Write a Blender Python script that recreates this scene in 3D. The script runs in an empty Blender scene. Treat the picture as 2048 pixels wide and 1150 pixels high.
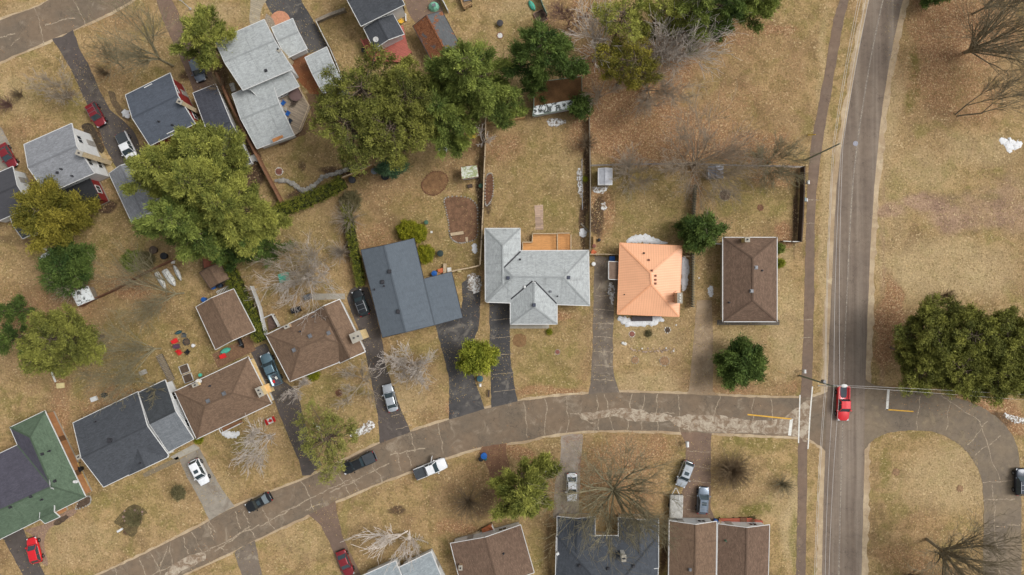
import bpy, bmesh, math, random
import numpy as np
from mathutils import Vector, Matrix
from mathutils.geometry import tessellate_polygon
R = math.radians
scene = bpy.context.scene
COL = scene.collection
# ------------------------------------------------------------------ camera, sky, sun, exposure
H = 113.8                       # drone height above the ground in metres
S = 12.0                        # the ground shows at 12 photograph pixels per metre
cam_d = bpy.data.cameras.new('camera'); cam = bpy.data.objects.new('camera', cam_d); COL.objects.link(cam)
cam_d.sensor_width = 36; cam_d.lens = 24.0; cam_d.clip_end = 3000; cam_d.clip_start = 1
cam.location = (0, 0, H); cam.rotation_euler = (0, 0, 0)
scene.camera = cam
world = bpy.data.worlds.new('World'); scene.world = world; world.use_nodes = True
SUN_EL, SUN_AZ = R(52), R(75)   # azimuth measured clockwise from +Y (top of the photo)
nt = world.node_tree; bg = nt.nodes['Background']
sky = nt.nodes.new('ShaderNodeTexSky'); sky.sky_type = 'NISHITA'; sky.sun_disc = False
sky.sun_elevation = SUN_EL; sky.sun_rotation = SUN_AZ; sky.dust_density = 4; sky.air_density = 1.2
hs = nt.nodes.new('ShaderNodeHueSaturation'); hs.inputs['Saturation'].default_value = 0.12
nt.links.new(sky.outputs[0], hs.inputs['Color']); nt.links.new(hs.outputs[0], bg.inputs[0])
bg.inputs[1].default_value = 0.13
sd = bpy.data.lights.new('sun', 'SUN'); sun = bpy.data.objects.new('sun', sd); COL.objects.link(sun)
sd.energy = 1.5; sd.angle = R(24); sd.color = (1.0, 0.97, 0.93)
sdir = Vector((math.sin(SUN_AZ)*math.cos(SUN_EL), math.cos(SUN_AZ)*math.cos(SUN_EL), math.sin(SUN_EL)))
sun.rotation_euler = sdir.to_track_quat('Z', 'Y').to_euler(); sun.location = (40, 20, 60)
scene.view_settings.view_transform = 'Standard'; scene.view_settings.look = 'None'
scene.view_settings.exposure = 0.18; scene.view_settings.gamma = 1

# ------------------------------------------------------------------ helpers
rnd = random.Random(7)
def P(px, py, h=0.0):
    """real position of a point that stands at height h and shows at photograph pixel px, py"""
    k = (1 - h / H) / S
    return Vector(((px - 1024) * k, -(py - 575) * k, h))
def lin(r, g, b):
    f = lambda v: (v/255/12.92) if v/255 <= .04045 else ((v/255+.055)/1.055)**2.4
    return (f(r), f(g), f(b), 1)
def tag(o, label=None, cat=None, group=None, kind=None):
    if label: o['label'] = label
    if cat: o['category'] = cat
    if group: o['group'] = group
    if kind: o['kind'] = kind
    return o
def thing(name, label, cat, loc, rz=0, group=None):
    o = bpy.data.objects.new(name, None); COL.objects.link(o); o.empty_display_size = .3
    o.location = (loc[0], loc[1], loc[2] if len(loc) > 2 else 0); o.rotation_euler = (0, 0, rz)
    return tag(o, label, cat, group)
def obj_from(name, me, parent=None, mats=()):
    o = bpy.data.objects.new(name, me); COL.objects.link(o)
    for m in mats: me.materials.append(m)
    if parent: o.parent = parent
    return o
class MB:
    def __init__(s): s.v = []; s.f = []; s.m = []; s.uv = {}
    def add(s, vs, fs, mi=0):
        b = len(s.v); s.v += [tuple(v) for v in vs]
        for f in fs: s.f.append([b+i for i in f]); s.m.append(mi)
    def box(s, c, sz, rz=0, mi=0, taper=1.0):
        x, y, z = sz[0]/2, sz[1]/2, sz[2]/2; cr, sr = math.cos(rz), math.sin(rz); vs = []
        for dz, t in ((-z, 1), (z, taper)):
            for dx, dy in ((-x, -y), (x, -y), (x, y), (-x, y)):
                dx *= t; dy *= t
                vs.append((c[0]+dx*cr-dy*sr, c[1]+dx*sr+dy*cr, c[2]+dz))
        s.add(vs, [(3,2,1,0), (4,5,6,7), (0,1,5,4), (1,2,6,5), (2,3,7,6), (3,0,4,7)], mi)
    def bar(s, p, q, w, h, mi=0):
        p = Vector(p); q = Vector(q); d = q-p
        if d.length < 1e-5: return
        d.normalize(); n = Vector((-d.y, d.x, 0))
        if n.length < 1e-4: n = Vector((1, 0, 0))
        n.normalize(); u = d.cross(n) ; u = u if u.z > 0 else -u
        if abs(d.z) > .999: u = Vector((0, 1, 0))
        a = n*(w/2); b = u*(h/2)
        s.add([p-a-b, p+a-b, p+a+b, p-a+b, q-a-b, q+a-b, q+a+b, q-a+b],
              [(0,1,2,3), (7,6,5,4), (0,4,5,1), (1,5,6,2), (2,6,7,3), (3,7,4,0)], mi)
    def tube(s, p, q, r0, r1, n=8, mi=0, caps=True):
        p = Vector(p); q = Vector(q); d = (q-p).normalized()
        a = d.orthogonal().normalized(); b = d.cross(a); vs = []
        for c, r in ((p, r0), (q, r1)):
            for i in range(n):
                t = 2*math.pi*i/n; vs.append(c + a*(r*math.cos(t)) + b*(r*math.sin(t)))
        fs = [(i, (i+1) % n, n+(i+1) % n, n+i) for i in range(n)]
        if caps: fs += [tuple(reversed(range(n))), tuple(range(n, 2*n))]
        s.add(vs, fs, mi)
    def lathe(s, c, prof, n=14, mi=0, sx=1, sy=1):
        vs = []; fs = []
        for r, z in prof:
            for i in range(n):
                t = 2*math.pi*i/n; vs.append((c[0]+sx*r*math.cos(t), c[1]+sy*r*math.sin(t), c[2]+z))
        for k in range(len(prof)-1):
            for i in range(n):
                fs.append((k*n+i, k*n+(i+1) % n, (k+1)*n+(i+1) % n, (k+1)*n+i))
        fs += [tuple(reversed(range(n))), tuple(range((len(prof)-1)*n, len(prof)*n))]
        s.add(vs, fs, mi)
    def prism(s, pts, z0, z1, mi=0, side=None):
        pts = ccw(pts); n = len(pts)
        tri = tessellate_polygon([[Vector((p[0], p[1], 0)) for p in pts]])
        vs = [(p[0], p[1], z0) for p in pts] + [(p[0], p[1], z1) for p in pts]
        top = []
        for t in tri:
            a, b, c = t
            ar = (pts[b][0]-pts[a][0])*(pts[c][1]-pts[a][1])-(pts[b][1]-pts[a][1])*(pts[c][0]-pts[a][0])
            top.append((n+a, n+b, n+c) if ar > 0 else (n+a, n+c, n+b))
        s.add(vs, top, mi)
        b = len(s.v)-2*n
        for i in range(n):
            j = (i+1) % n; s.f.append([b+i, b+j, b+n+j, b+n+i]); s.m.append(mi if side is None else side)
        for t in top: s.f.append([b+i-n for i in reversed(t)]); s.m.append(mi)
    def rock(s, c, r, mi=0, flat=.6, rg=rnd):
        vs = []; fs = []
        for k, (zz, rr) in enumerate(((-.2, .8), (.3, 1.0), (.75, .6))):
            for i in range(6):
                t = math.pi*i/3+.3*k; q = r*rr*rg.uniform(.8, 1.15)
                vs.append((c[0]+q*math.cos(t), c[1]+q*math.sin(t), c[2]+zz*r*flat))
        for k in range(2):
            for i in range(6): fs.append((k*6+i, k*6+(i+1) % 6, k*6+6+(i+1) % 6, k*6+6+i))
        fs.append(tuple(range(12, 18))); s.add(vs, fs, mi)
    def build(s, name, mats, parent=None, smooth=False, origin=None, local=False):
        o3 = Vector((0, 0, 0))
        if parent and not local: o3 = root_loc(parent)
        if origin is not None: o3 = Vector((origin[0], origin[1], origin[2] if len(origin) > 2 else 0))
        me = bpy.data.meshes.new(name)
        me.from_pydata([(v[0]-o3.x, v[1]-o3.y, v[2]-o3.z) for v in s.v], [], s.f)
        if not isinstance(mats, (list, tuple)): mats = [mats]
        for m in mats: me.materials.append(m)
        me.polygons.foreach_set('material_index', s.m)
        if smooth: me.polygons.foreach_set('use_smooth', [True]*len(s.f))
        if s.uv:
            uvl = me.uv_layers.new(name='uv')
            for fi, uvs in s.uv.items():
                for li, uv in zip(me.polygons[fi].loop_indices, uvs): uvl.data[li].uv = uv
        me.update()
        o = bpy.data.objects.new(name, me); COL.objects.link(o)
        if parent: o.parent = parent
        elif origin is not None: o.location = o3
        return o
def root_loc(o):
    l = Vector((0, 0, 0))
    while o: l = l + o.location; o = o.parent
    return l
def single(mb, name, mats, label, cat, loc, group=None, smooth=False):
    o = mb.build(name, mats, origin=loc, smooth=smooth); return tag(o, label, cat, group)
def ccw(pts):
    a = sum(pts[i][0]*pts[(i+1) % len(pts)][1]-pts[(i+1) % len(pts)][0]*pts[i][1] for i in range(len(pts)))
    return list(pts) if a > 0 else list(reversed(pts))
def cr(pts, n=6, closed=False):
    pts = [Vector(p) for p in pts]; out = []; N = len(pts)
    g = (lambda i: pts[i % N]) if closed else (lambda i: pts[max(0, min(N-1, i))])
    for i in range(N if closed else N-1):
        a, b, c, d = g(i-1), g(i), g(i+1), g(i+2)
        for k in range(n):
            t = k/n; out.append(.5*((2*b)+(c-a)*t+(2*a-5*b+4*c-d)*t*t+(3*b-a-3*c+d)*t**3))
    if not closed: out.append(pts[-1])
    return out
def rough(pts, step=.7, amp=.09, closed=True, rg=rnd):
    out = []; n = len(pts)
    for i in range(n if closed else n-1):
        a = Vector(pts[i]); b = Vector(pts[(i+1) % n]); k = max(1, int((b-a).length/step))
        for j in range(k):
            p = a.lerp(b, j/k); out.append(Vector((p.x+rg.uniform(-amp, amp), p.y+rg.uniform(-amp, amp), 0)))
    if not closed: out.append(Vector(pts[-1]))
    return out
def mesh_np(name, V, F, mats=(), attr=None, smooth=False):
    """fast mesh from numpy arrays; F is (n,3) or (n,4); attr: per-vertex float"""
    me = bpy.data.meshes.new(name); k = F.shape[1]
    me.vertices.add(len(V)); me.vertices.foreach_set('co', V.astype(np.float32).ravel())
    me.loops.add(F.size); me.loops.foreach_set('vertex_index', F.astype(np.int32).ravel())
    me.polygons.add(len(F)); me.polygons.foreach_set('loop_start', np.arange(0, F.size, k, dtype=np.int32))
    me.polygons.foreach_set('loop_total', np.full(len(F), k, dtype=np.int32))
    if smooth: me.polygons.foreach_set('use_smooth', np.ones(len(F), dtype=bool))
    me.update(calc_edges=True)
    if attr is not None:
        a = me.attributes.new('var', 'FLOAT', 'POINT'); a.data.foreach_set('value', attr.astype(np.float32))
    for m in mats: me.materials.append(m)
    return me

# ------------------------------------------------------------------ materials
MATS = {}
class N:
    def __init__(s, name):
        s.m = bpy.data.materials.new(name); s.m.use_nodes = True; s.t = s.m.node_tree; s.b = s.t.nodes['Principled BSDF']
        s.tc = s.t.nodes.new('ShaderNodeTexCoord')
        s.geo = s.t.nodes.new('ShaderNodeNewGeometry')
    def _set(s, n, k, v):
        if hasattr(v, 'links') or isinstance(v, bpy.types.NodeSocket): s.t.links.new(v, n.inputs[k])
        else: n.inputs[k].default_value = v
    def noise(s, scale, detail=3, rough=.55, vec=None, dist=0):
        n = s.t.nodes.new('ShaderNodeTexNoise'); n.inputs['Scale'].default_value = scale
        n.inputs['Detail'].default_value = detail; n.inputs['Roughness'].default_value = rough; n.inputs['Distortion'].default_value = dist
        s.t.links.new(vec if vec is not None else s.geo.outputs['Position'], n.inputs['Vector']); return n.outputs['Fac']
    def vor(s, scale, vec=None, out='Color'):
        n = s.t.nodes.new('ShaderNodeTexVoronoi'); n.inputs['Scale'].default_value = scale
        s.t.links.new(vec if vec is not None else s.geo.outputs['Position'], n.inputs['Vector']); return n.outputs[out]
    def ramp(s, v, a, b, lo=0., hi=1.):
        n = s.t.nodes.new('ShaderNodeMapRange'); n.inputs[1].default_value = a; n.inputs[2].default_value = b
        n.inputs[3].default_value = lo; n.inputs[4].default_value = hi; n.interpolation_type = 'SMOOTHSTEP'
        s.t.links.new(v, n.inputs[0]); return n.outputs[0]
    def math(s, op, a, b=0.):
        n = s.t.nodes.new('ShaderNodeMath'); n.operation = op; s._set(n, 0, a); s._set(n, 1, b); return n.outputs[0]
    def mix(s, f, a, b, mode='MIX'):
        n = s.t.nodes.new('ShaderNodeMix'); n.data_type = 'RGBA'; n.blend_type = mode
        s._set(n, 0, f); s._set(n, 6, a); s._set(n, 7, b); return n.outputs[2]
    def scale(s, vec, xyz):
        n = s.t.nodes.new('ShaderNodeMapping'); n.inputs['Scale'].default_value = xyz; s.t.links.new(vec, n.inputs[0]); return n.outputs[0]
    def attr(s, name, out='Fac'):
        n = s.t.nodes.new('ShaderNodeAttribute'); n.attribute_name = name; return n.outputs[out]
    def sep(s, c):
        n = s.t.nodes.new('ShaderNodeSeparateColor'); s.t.links.new(c, n.inputs[0]); return n.outputs
    def xyz(s, c):
        n = s.t.nodes.new('ShaderNodeSeparateXYZ'); s.t.links.new(c, n.inputs[0]); return n.outputs
    def mul(s, c, f):       # colour times a value
        n = s.t.nodes.new('ShaderNodeVectorMath'); n.operation = 'SCALE'
        s._set(n, 0, c[:3] if isinstance(c, tuple) else c); s._set(n, 3, f); return n.outputs[0]
    def bump(s, v, dist=.03, st=.6):
        n = s.t.nodes.new('ShaderNodeBump'); n.inputs['Distance'].default_value = dist; n.inputs['Strength'].default_value = st
        s.t.links.new(v, n.inputs['Height']); s.t.links.new(n.outputs[0], s.b.inputs['Normal'])
    def done(s, col, rough=.8, **kw):
        s._set(s.b, 'Base Color', col); s._set(s.b, 'Roughness', rough)
        for k, v in kw.items(): s._set(s.b, k.replace('_', ' '), v)
        return s.m
def plain(name, rgb, rough=.7, var=.12, sc=2.5, metal=0, coat=0, fine=0., spec=.3):
    if name in MATS: return MATS[name]
    n = N(name); c = lin(*rgb)
    f = n.ramp(n.noise(sc, 4), .3, .7, 1-var, 1+var)
    if fine: f = n.math('MULTIPLY', f, n.ramp(n.noise(14, 2), .3, .7, 1-fine, 1+fine))
    MATS[name] = n.done(n.mul(c, f), rough, Metallic=metal, Coat_Weight=coat, Specular_IOR_Level=spec); return MATS[name]
def shingle(name, rgb, amp=.16, stain=.25, stain_rgb=None, seam=False, leaves=0, rows=.0):
    if name in MATS: return MATS[name]
    n = N(name); c = lin(*rgb); uv = n.tc.outputs['UV']
    if seam:
        w = n.t.nodes.new('ShaderNodeTexWave'); w.inputs['Scale'].default_value = .78; w.bands_direction = 'X'; n.t.links.new(uv, w.inputs[0])
        f = n.ramp(w.outputs['Fac'], .0, .25, .90, 1.02); f = n.math('MULTIPLY', f, n.ramp(n.noise(.5, 5), .3, .7, .96, 1.03)); f = n.math('MULTIPLY', f, n.ramp(n.noise(1, 4, .6, vec=n.scale(uv, (2.5, .2, 1))), .5, .75, 1, .95))
        w2 = n.t.nodes.new('ShaderNodeTexWave'); w2.inputs['Scale'].default_value = .9; w2.bands_direction = 'Y'; n.t.links.new(uv, w2.inputs[0])
        f = n.math('MULTIPLY', f, n.ramp(w2.outputs['Fac'], .0, .2, .955, 1.0))
        n.bump(w.outputs['Fac'], .03, .4)
        MATS[name] = n.done(n.mul(c, f), .42, Specular_IOR_Level=.35); return MATS[name]
    br = n.t.nodes.new('ShaderNodeTexBrick'); n.t.links.new(uv, br.inputs['Vector'])
    br.inputs['Color1'].default_value = (1-amp,)*3+(1,); br.inputs['Color2'].default_value = (1+amp,)*3+(1,)
    br.inputs['Mortar'].default_value = (.72, .72, .72, 1); br.inputs['Scale'].default_value = 1
    br.inputs['Mortar Size'].default_value = .012; br.inputs['Brick Width'].default_value = .42; br.inputs['Row Height'].default_value = .17
    fine = n.ramp(n.noise(5.5, 3, .7), .25, .75, 1-amp*.9, 1+amp*.9)
    med = n.ramp(n.noise(.9, 5, .6), .3, .7, 1-amp*.5, 1+amp*.5)
    f = n.math('MULTIPLY', fine, med)
    col = n.mul(c, f); col = n.mix(1.0, col, br.outputs['Color'], 'MULTIPLY')
    # streaks of wear running down the slope
    st = n.noise(1, 4, .6, vec=n.scale(uv, (2.2, .22, 1)))
    sr = lin(*(stain_rgb or [v*.72 for v in rgb]))
    col = n.mix(n.ramp(st, .5, .75, 0, stain), col, n.mul(sr, fine))
    if leaves:
        lf = n.noise(.55, 6, .7, dist=.6); l2 = n.vor(9)
        lc = n.mix(n.sep(l2)[0], lin(96, 58, 38), lin(150, 100, 70))
        col = n.mix(n.ramp(lf, .62-leaves*.35, .68-leaves*.3), col, lc)
    n.bump(n.noise(16, 2), .02, .35)
    MATS[name] = n.done(col, .9, Specular_IOR_Level=.2); return MATS[name]
def siding(name, rgb, vert=False):
    if name in MATS: return MATS[name]
    n = N(name); w = n.t.nodes.new('ShaderNodeTexWave'); w.inputs['Scale'].default_value = 1.6
    w.bands_direction = 'Z'; w.wave_profile = 'SAW'; n.t.links.new(n.tc.outputs['Object'], w.inputs[0])
    f = n.math('MULTIPLY', n.ramp(w.outputs['Fac'], 0, .3, .86, 1.0), n.ramp(n.noise(1.2, 4), .3, .7, .93, 1.04))
    n.bump(w.outputs['Fac'], .02, .5); MATS[name] = n.done(n.mul(lin(*rgb), f), .6); return MATS[name]
def boards(name, rgb, ang=0., pitch=.15, var=.2, rough=.75):
    if name in MATS: return MATS[name]
    n = N(name); mp = n.t.nodes.new('ShaderNodeMapping'); mp.inputs['Rotation'].default_value = (0, 0, ang); n.t.links.new(n.geo.outputs['Position'], mp.inputs[0])
    br = n.t.nodes.new('ShaderNodeTexBrick'); n.t.links.new(mp.outputs[0], br.inputs['Vector'])
    br.inputs['Color1'].default_value = (1-var,)*3+(1,); br.inputs['Color2'].default_value = (1+var*.6,)*3+(1,); br.inputs['Mortar'].default_value = (.35, .35, .35, 1)
    br.inputs['Scale'].default_value = 1; br.inputs['Mortar Size'].default_value = .012; br.inputs['Brick Width'].default_value = 3.2; br.inputs['Row Height'].default_value = pitch
    gr = n.ramp(n.noise(1, 5, .6, vec=n.scale(mp.outputs[0], (1.2, 9, 1))), .3, .7, .85, 1.12)
    MATS[name] = n.done(n.mix(1.0, n.mul(lin(*rgb), gr), br.outputs['Color'], 'MULTIPLY'), rough); return MATS[name]
def asphalt(name, rgb, rgb2, worn=None, dirt=.0, tracks=False):
    """rgb..rgb2 mottling; worn = third colour that shows through in broken patches"""
    if name in MATS: return MATS[name]
    n = N(name); big = n.noise(.16, 6, .62, dist=.4); med = n.noise(1.1, 5, .65); fi = n.noise(9, 3, .7)
    col = n.mix(n.ramp(big, .35, .65), lin(*rgb), lin(*rgb2))
    col = n.mul(col, n.math('MULTIPLY', n.ramp(med, .3, .7, .9, 1.1), n.ramp(fi, .25, .75, .88, 1.12)))
    if worn: col = n.mix(n.math('MULTIPLY', n.ramp(n.noise(.35, 8, .72, dist=.8), .53, .66), dirt), col, n.mul(lin(*worn), n.ramp(fi, .25, .75, .85, 1.15)))
    if tracks:
        tk = n.noise(1, 5, .6, vec=n.scale(n.geo.outputs['Position'], (.75, .022, 1)))
        col = n.mix(n.ramp(tk, .42, .66, 0, .5), col, n.mul(lin(150, 138, 124), n.ramp(fi, .25, .75, .9, 1.1)))
        tk2 = n.noise(1, 4, .6, vec=n.scale(n.geo.outputs['Position'], (1.6, .03, 1))); col = n.mul(col, n.ramp(tk2, .3, .7, .92, 1.06))
    # hairline cracks
    vd = n.t.nodes.new('ShaderNodeTexVoronoi'); vd.feature = 'DISTANCE_TO_EDGE'; vd.inputs['Scale'].default_value = .22
    wv = n.t.nodes.new('ShaderNodeVectorMath'); wv.operation = 'ADD'; n.t.links.new(n.geo.outputs['Position'], wv.inputs[0])
    nz = n.t.nodes.new('ShaderNodeTexNoise'); nz.inputs['Scale'].default_value = .7; nz.inputs['Detail'].default_value = 5; n.t.links.new(n.geo.outputs['Position'], nz.inputs[0])
    sc = n.mul(nz.outputs['Color'], 3.0); n.t.links.new(sc, wv.inputs[1]); n.t.links.new(wv.outputs[0], vd.inputs[0])
    col = n.mul(col, n.ramp(vd.outputs[0], .0, .012, .72, 1.0))
    n.bump(fi, .02, .4); MATS[name] = n.done(col, .9, Specular_IOR_Level=.25); return MATS[name]

white = plain('white_paint', (206, 206, 204), .5, .05)
offwhite = plain('weathered_white', (205, 203, 196), .6, .1)
beige = plain('beige_trim', (190, 172, 140), .7, .12)
blackp = plain('black_plastic', (30, 31, 34), .5, .1)
greyp = plain('grey_metal', (120, 124, 128), .4, .1, metal=.6)
galv = plain('vent_metal', (118, 120, 124), .45, .15, metal=.4)
darkv = plain('dark_vent', (52, 52, 56), .6, .15)
rubber = plain('rubber', (24, 24, 25), .8, .1)
chrome = plain('rim_metal', (150, 152, 156), .3, .1, metal=.8)
wood = plain('raw_wood', (168, 135, 92), .8, .15, 3)
greywood = plain('grey_wood', (132, 122, 108), .85, .18, 3, fine=.15)
brownwood = plain('brown_wood', (112, 78, 58), .85, .16, 3, fine=.15)
darkwood = plain('dark_wood', (72, 60, 52), .85, .18, 3, fine=.15)
brick = plain('brick_tan', (176, 150, 120), .85, .15, 5, fine=.2)
brickr = plain('brick_red', (120, 66, 50), .85, .15, 5, fine=.2)
concrete = plain('concrete', (158, 152, 140), .9, .1, 1.2, fine=.08)
stone = plain('field_stone', (150, 146, 138), .9, .25, 1.4, fine=.15)
rustst = plain('red_stone', (128, 84, 72), .9, .2, 2, fine=.15)
soil = plain('dark_soil', (84, 70, 58), .95, .25, 1.6, fine=.3)
mulch = plain('mulch', (104, 74, 56), .95, .25, 1.6, fine=.35)
bluep = plain('blue_plastic', (30, 88, 160), .45, .08)
redp = plain('red_plastic', (196, 44, 44), .45, .08)
tealp = plain('teal_plastic', (78, 178, 152), .5, .1)
greenp = plain('green_plastic', (66, 96, 76), .55, .1)
yellowp = plain('yellow_paint', (214, 170, 60), .6, .1)
orangep = plain('orange_clay', (190, 104, 66), .7, .1)
def glass_mat():
    n = N('dark_glass'); return n.done(lin(58, 72, 78), .08, Specular_IOR_Level=.8, Metallic=.25)
glass = glass_mat()
pane_m = N('window_pane').done(lin(40, 48, 56), .1, Specular_IOR_Level=.7)
lampm = plain('lamp_lens', (215, 218, 222), .2, .03)
taill = plain('tail_lens', (150, 24, 24), .25, .05)
def snowm():
    n = N('old_snow'); f = n.ramp(n.noise(1.6, 5, .7), .3, .7, .86, 1.02)
    col = n.mix(n.ramp(n.noise(3.2, 5, .75), .54, .68), n.mul(lin(222, 223, 224), f), lin(140, 126, 110))
    n.bump(n.noise(3, 4), .1, .6); return n.done(col, .7)
snow_m = snowm()
def thinsnow():
    n = N('melting_snow'); f = n.noise(2.6, 5, .75)
    return n.done(n.mix(n.ramp(f, .44, .56), lin(214, 214, 212), lin(120, 102, 82)), .8)
snow_t = thinsnow()
def foliage(name, a, b, rough=.75):
    if name in MATS: return MATS[name]
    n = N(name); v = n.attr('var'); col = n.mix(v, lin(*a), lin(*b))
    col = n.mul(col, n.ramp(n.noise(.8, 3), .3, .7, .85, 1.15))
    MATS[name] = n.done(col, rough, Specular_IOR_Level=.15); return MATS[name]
def bark(name, rgb): return plain(name, rgb, .95, .2, 1.5, fine=.2)
bark_brown = bark('bark_brown', (104, 90, 78)); bark_dark = bark('bark_dark', (122, 106, 84))
bark_pale = bark('bark_pale', (192, 182, 172)); bark_grey = bark('bark_grey', (160, 148, 132)); bark_moss = bark('bark_moss', (134, 126, 100))
bark_red = bark('bark_reddish', (118, 92, 84))
# ------------------------------------------------------------------ ground
def vnoise(x, y, sc, seed):
    g = np.random.RandomState(seed).rand(256, 256); x = x/sc+1000; y = y/sc+1000
    xi = np.floor(x).astype(int); yi = np.floor(y).astype(int); fx = x-xi; fy = y-yi
    fx = fx*fx*(3-2*fx); fy = fy*fy*(3-2*fy)
    a = g[xi % 256, yi % 256]; b = g[(xi+1) % 256, yi % 256]; c = g[xi % 256, (yi+1) % 256]; d = g[(xi+1) % 256, (yi+1) % 256]
    return (a*(1-fx)+b*fx)*(1-fy)+(c*(1-fx)+d*fx)*fy
def fbm(x, y, sc, seed):
    return sum(vnoise(x, y, sc/2**k, seed+k)*.5**k for k in range(4))/1.875
LITTER = [(1300,290,150,45,1.),(1300,240,140,60,.75),(1230,270,90,50,.6),(1400,230,120,50,.45),(1560,150,60,110,.35),(1500,110,90,40,.45),(1500,285,100,40,.7),(1440,62,130,36,.6),
 (1560,65,40,20,.7),(1480,190,50,30,.5),(1500,200,150,130,.25),(1915,60,120,90,.85),(1900,180,120,90,.65),(1800,130,30,60,.4),(1772,650,26,90,1.),(1800,790,60,18,.9),
 (1880,800,90,22,1.),(1970,815,70,22,1.),(2020,840,40,30,.9),(1235,905,90,40,.55),(1230,970,110,80,.5),(1320,900,50,30,.5),(940,960,60,60,.3),(900,1065,50,20,.7),
 (870,1000,100,80,.2),(980,925,40,20,.5),(1045,905,45,22,.9),(1110,1000,24,60,.5),(800,400,70,60,.35),(750,480,60,60,.6),(930,280,50,40,.45),(700,480,30,90,.5),
 (220,140,90,60,.25),(1140,50,70,70,.55),(1190,190,45,90,.9),(1240,200,60,50,.8),(1330,130,90,80,.7),(100,625,110,70,.6),(30,620,50,60,.5),(240,585,60,26,.7),(120,800,28,80,.7),
 (225,800,90,26,.6),(60,720,40,50,.25),(980,290,70,40,.45),(1150,790,10,10,.2),(1100,783,80,12,.75),(1170,745,12,50,.3),(1460,775,90,14,.55),(1570,770,40,16,.5),(900,818,10,20,.7),
 (850,835,50,20,.2),(1566,465,20,22,1.),(1600,420,8,80,.4),(180,40,80,20,.3),(60,250,60,30,.3),(620,920,40,16,.35),(1390,375,12,60,.7),(1205,430,22,60,.6),(880,340,30,30,.3),
 (1380,770,30,20,.4),(1850,1120,90,40,.5),(1860,1060,60,40,.4),(1560,340,60,20,.5),(1360,340,40,16,.4),(560,610,40,20,.2),(1010,700,10,20,.2),(690,670,10,10,.2),(770,600,6,100,.5),
 (960,590,16,70,.5),(1110,625,50,12,.8),(355,880,30,30,.3),(1290,700,60,8,.3),(1250,1000,90,60,.4),(420,1100,40,30,.2),(1700,50,10,60,.2)]
GREEN = [(280,690,160,90,.35),(230,470,120,50,.3),(830,470,90,90,.3),(1070,420,90,60,.35),(1270,400,90,80,.35),(660,850,80,60,.3),(1070,960,60,60,.2),(1500,400,80,60,.3),(1070,350,90,90,.25),(1100,740,60,60,.35),(1480,370,80,50,.35),(1280,430,80,60,.3),(480,920,60,60,.2),(660,790,60,50,.3),(590,470,70,60,.25),(250,985,90,50,.2),
 (1510,885,70,18,.6),(1510,1015,46,16,.8),(1592,1090,9,80,.6),(1768,930,12,36,.6),(1833,140,9,60,1.),(1822,200,9,26,.9),(1870,5,40,14,.8),(300,160,40,22,.5),(110,200,70,60,.25),(900,500,50,40,.35),(1040,60,70,50,.2),
 (640,310,50,50,.15),(1830,330,20,20,.3),(1850,870,60,10,.3),(1080,650,80,60,.2),(1220,700,10,60,.3),(1290,660,20,60,.15),(940,500,20,30,.4),(370,640,60,40,.2),(270,1000,90,40,.1),
 (1390,720,10,80,.2),(1350,960,20,60,.2),(1060,1100,16,60,.4),(450,900,26,60,.2),(120,150,50,30,.2),(60,880,40,40,.2),(70,830,60,14,.5),(1530,640,40,14,.2),(1120,880,40,10,.2),(1985,400,24,10,.3)]
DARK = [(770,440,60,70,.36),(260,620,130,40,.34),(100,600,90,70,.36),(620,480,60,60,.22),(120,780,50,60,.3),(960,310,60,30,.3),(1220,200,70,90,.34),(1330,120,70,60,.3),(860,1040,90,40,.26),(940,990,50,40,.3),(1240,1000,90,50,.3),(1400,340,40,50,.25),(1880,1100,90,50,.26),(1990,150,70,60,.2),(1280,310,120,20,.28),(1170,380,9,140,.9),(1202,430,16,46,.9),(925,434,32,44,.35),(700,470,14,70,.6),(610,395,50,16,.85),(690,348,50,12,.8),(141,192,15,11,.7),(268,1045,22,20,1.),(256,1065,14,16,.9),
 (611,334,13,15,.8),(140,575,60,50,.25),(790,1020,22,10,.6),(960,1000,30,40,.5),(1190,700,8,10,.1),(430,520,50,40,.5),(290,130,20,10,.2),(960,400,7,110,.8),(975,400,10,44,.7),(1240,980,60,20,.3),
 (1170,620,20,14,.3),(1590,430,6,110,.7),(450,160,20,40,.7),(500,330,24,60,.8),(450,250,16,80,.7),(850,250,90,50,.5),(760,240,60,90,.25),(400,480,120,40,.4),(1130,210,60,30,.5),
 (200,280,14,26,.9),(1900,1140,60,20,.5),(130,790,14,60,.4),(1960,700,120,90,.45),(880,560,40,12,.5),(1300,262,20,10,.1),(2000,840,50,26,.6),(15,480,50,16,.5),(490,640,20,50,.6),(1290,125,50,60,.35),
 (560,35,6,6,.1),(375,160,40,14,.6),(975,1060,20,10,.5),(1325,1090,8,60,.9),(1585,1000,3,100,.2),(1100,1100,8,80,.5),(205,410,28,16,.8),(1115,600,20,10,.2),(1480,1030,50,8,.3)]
PALE = [(1900,540,150,70,.75),(1960,300,80,40,.45),(1850,350,70,40,.4),(1900,950,120,80,.55),(1583,1050,20,100,.9),(1460,680,70,40,.5),(1575,650,34,110,.5),(1300,770,90,24,.5),(1560,560,30,80,.4),
 (1780,200,30,200,.6),(1790,450,40,100,.3),(60,20,60,20,.4),(440,20,60,30,.45),(700,200,40,30,.3),(1000,700,8,40,.3),(1290,690,70,50,.35),(1130,330,50,60,.2),(1000,160,60,60,.2),(1040,20,60,30,.35),
 (810,790,50,60,.4),(600,1080,70,40,.3),(150,1090,90,40,.3),(450,980,50,30,.25),(40,180,50,40,.35),(1650,500,12,500,.6),(1560,1000,40,40,.4)]
LANE = [(1860,405,70,22,.9),(1950,430,110,40,.8),(2040,410,50,70,.7),(1780,430,40,24,.8),(1765,600,6,300,.5),(1790,100,20,100,.1)]
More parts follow.
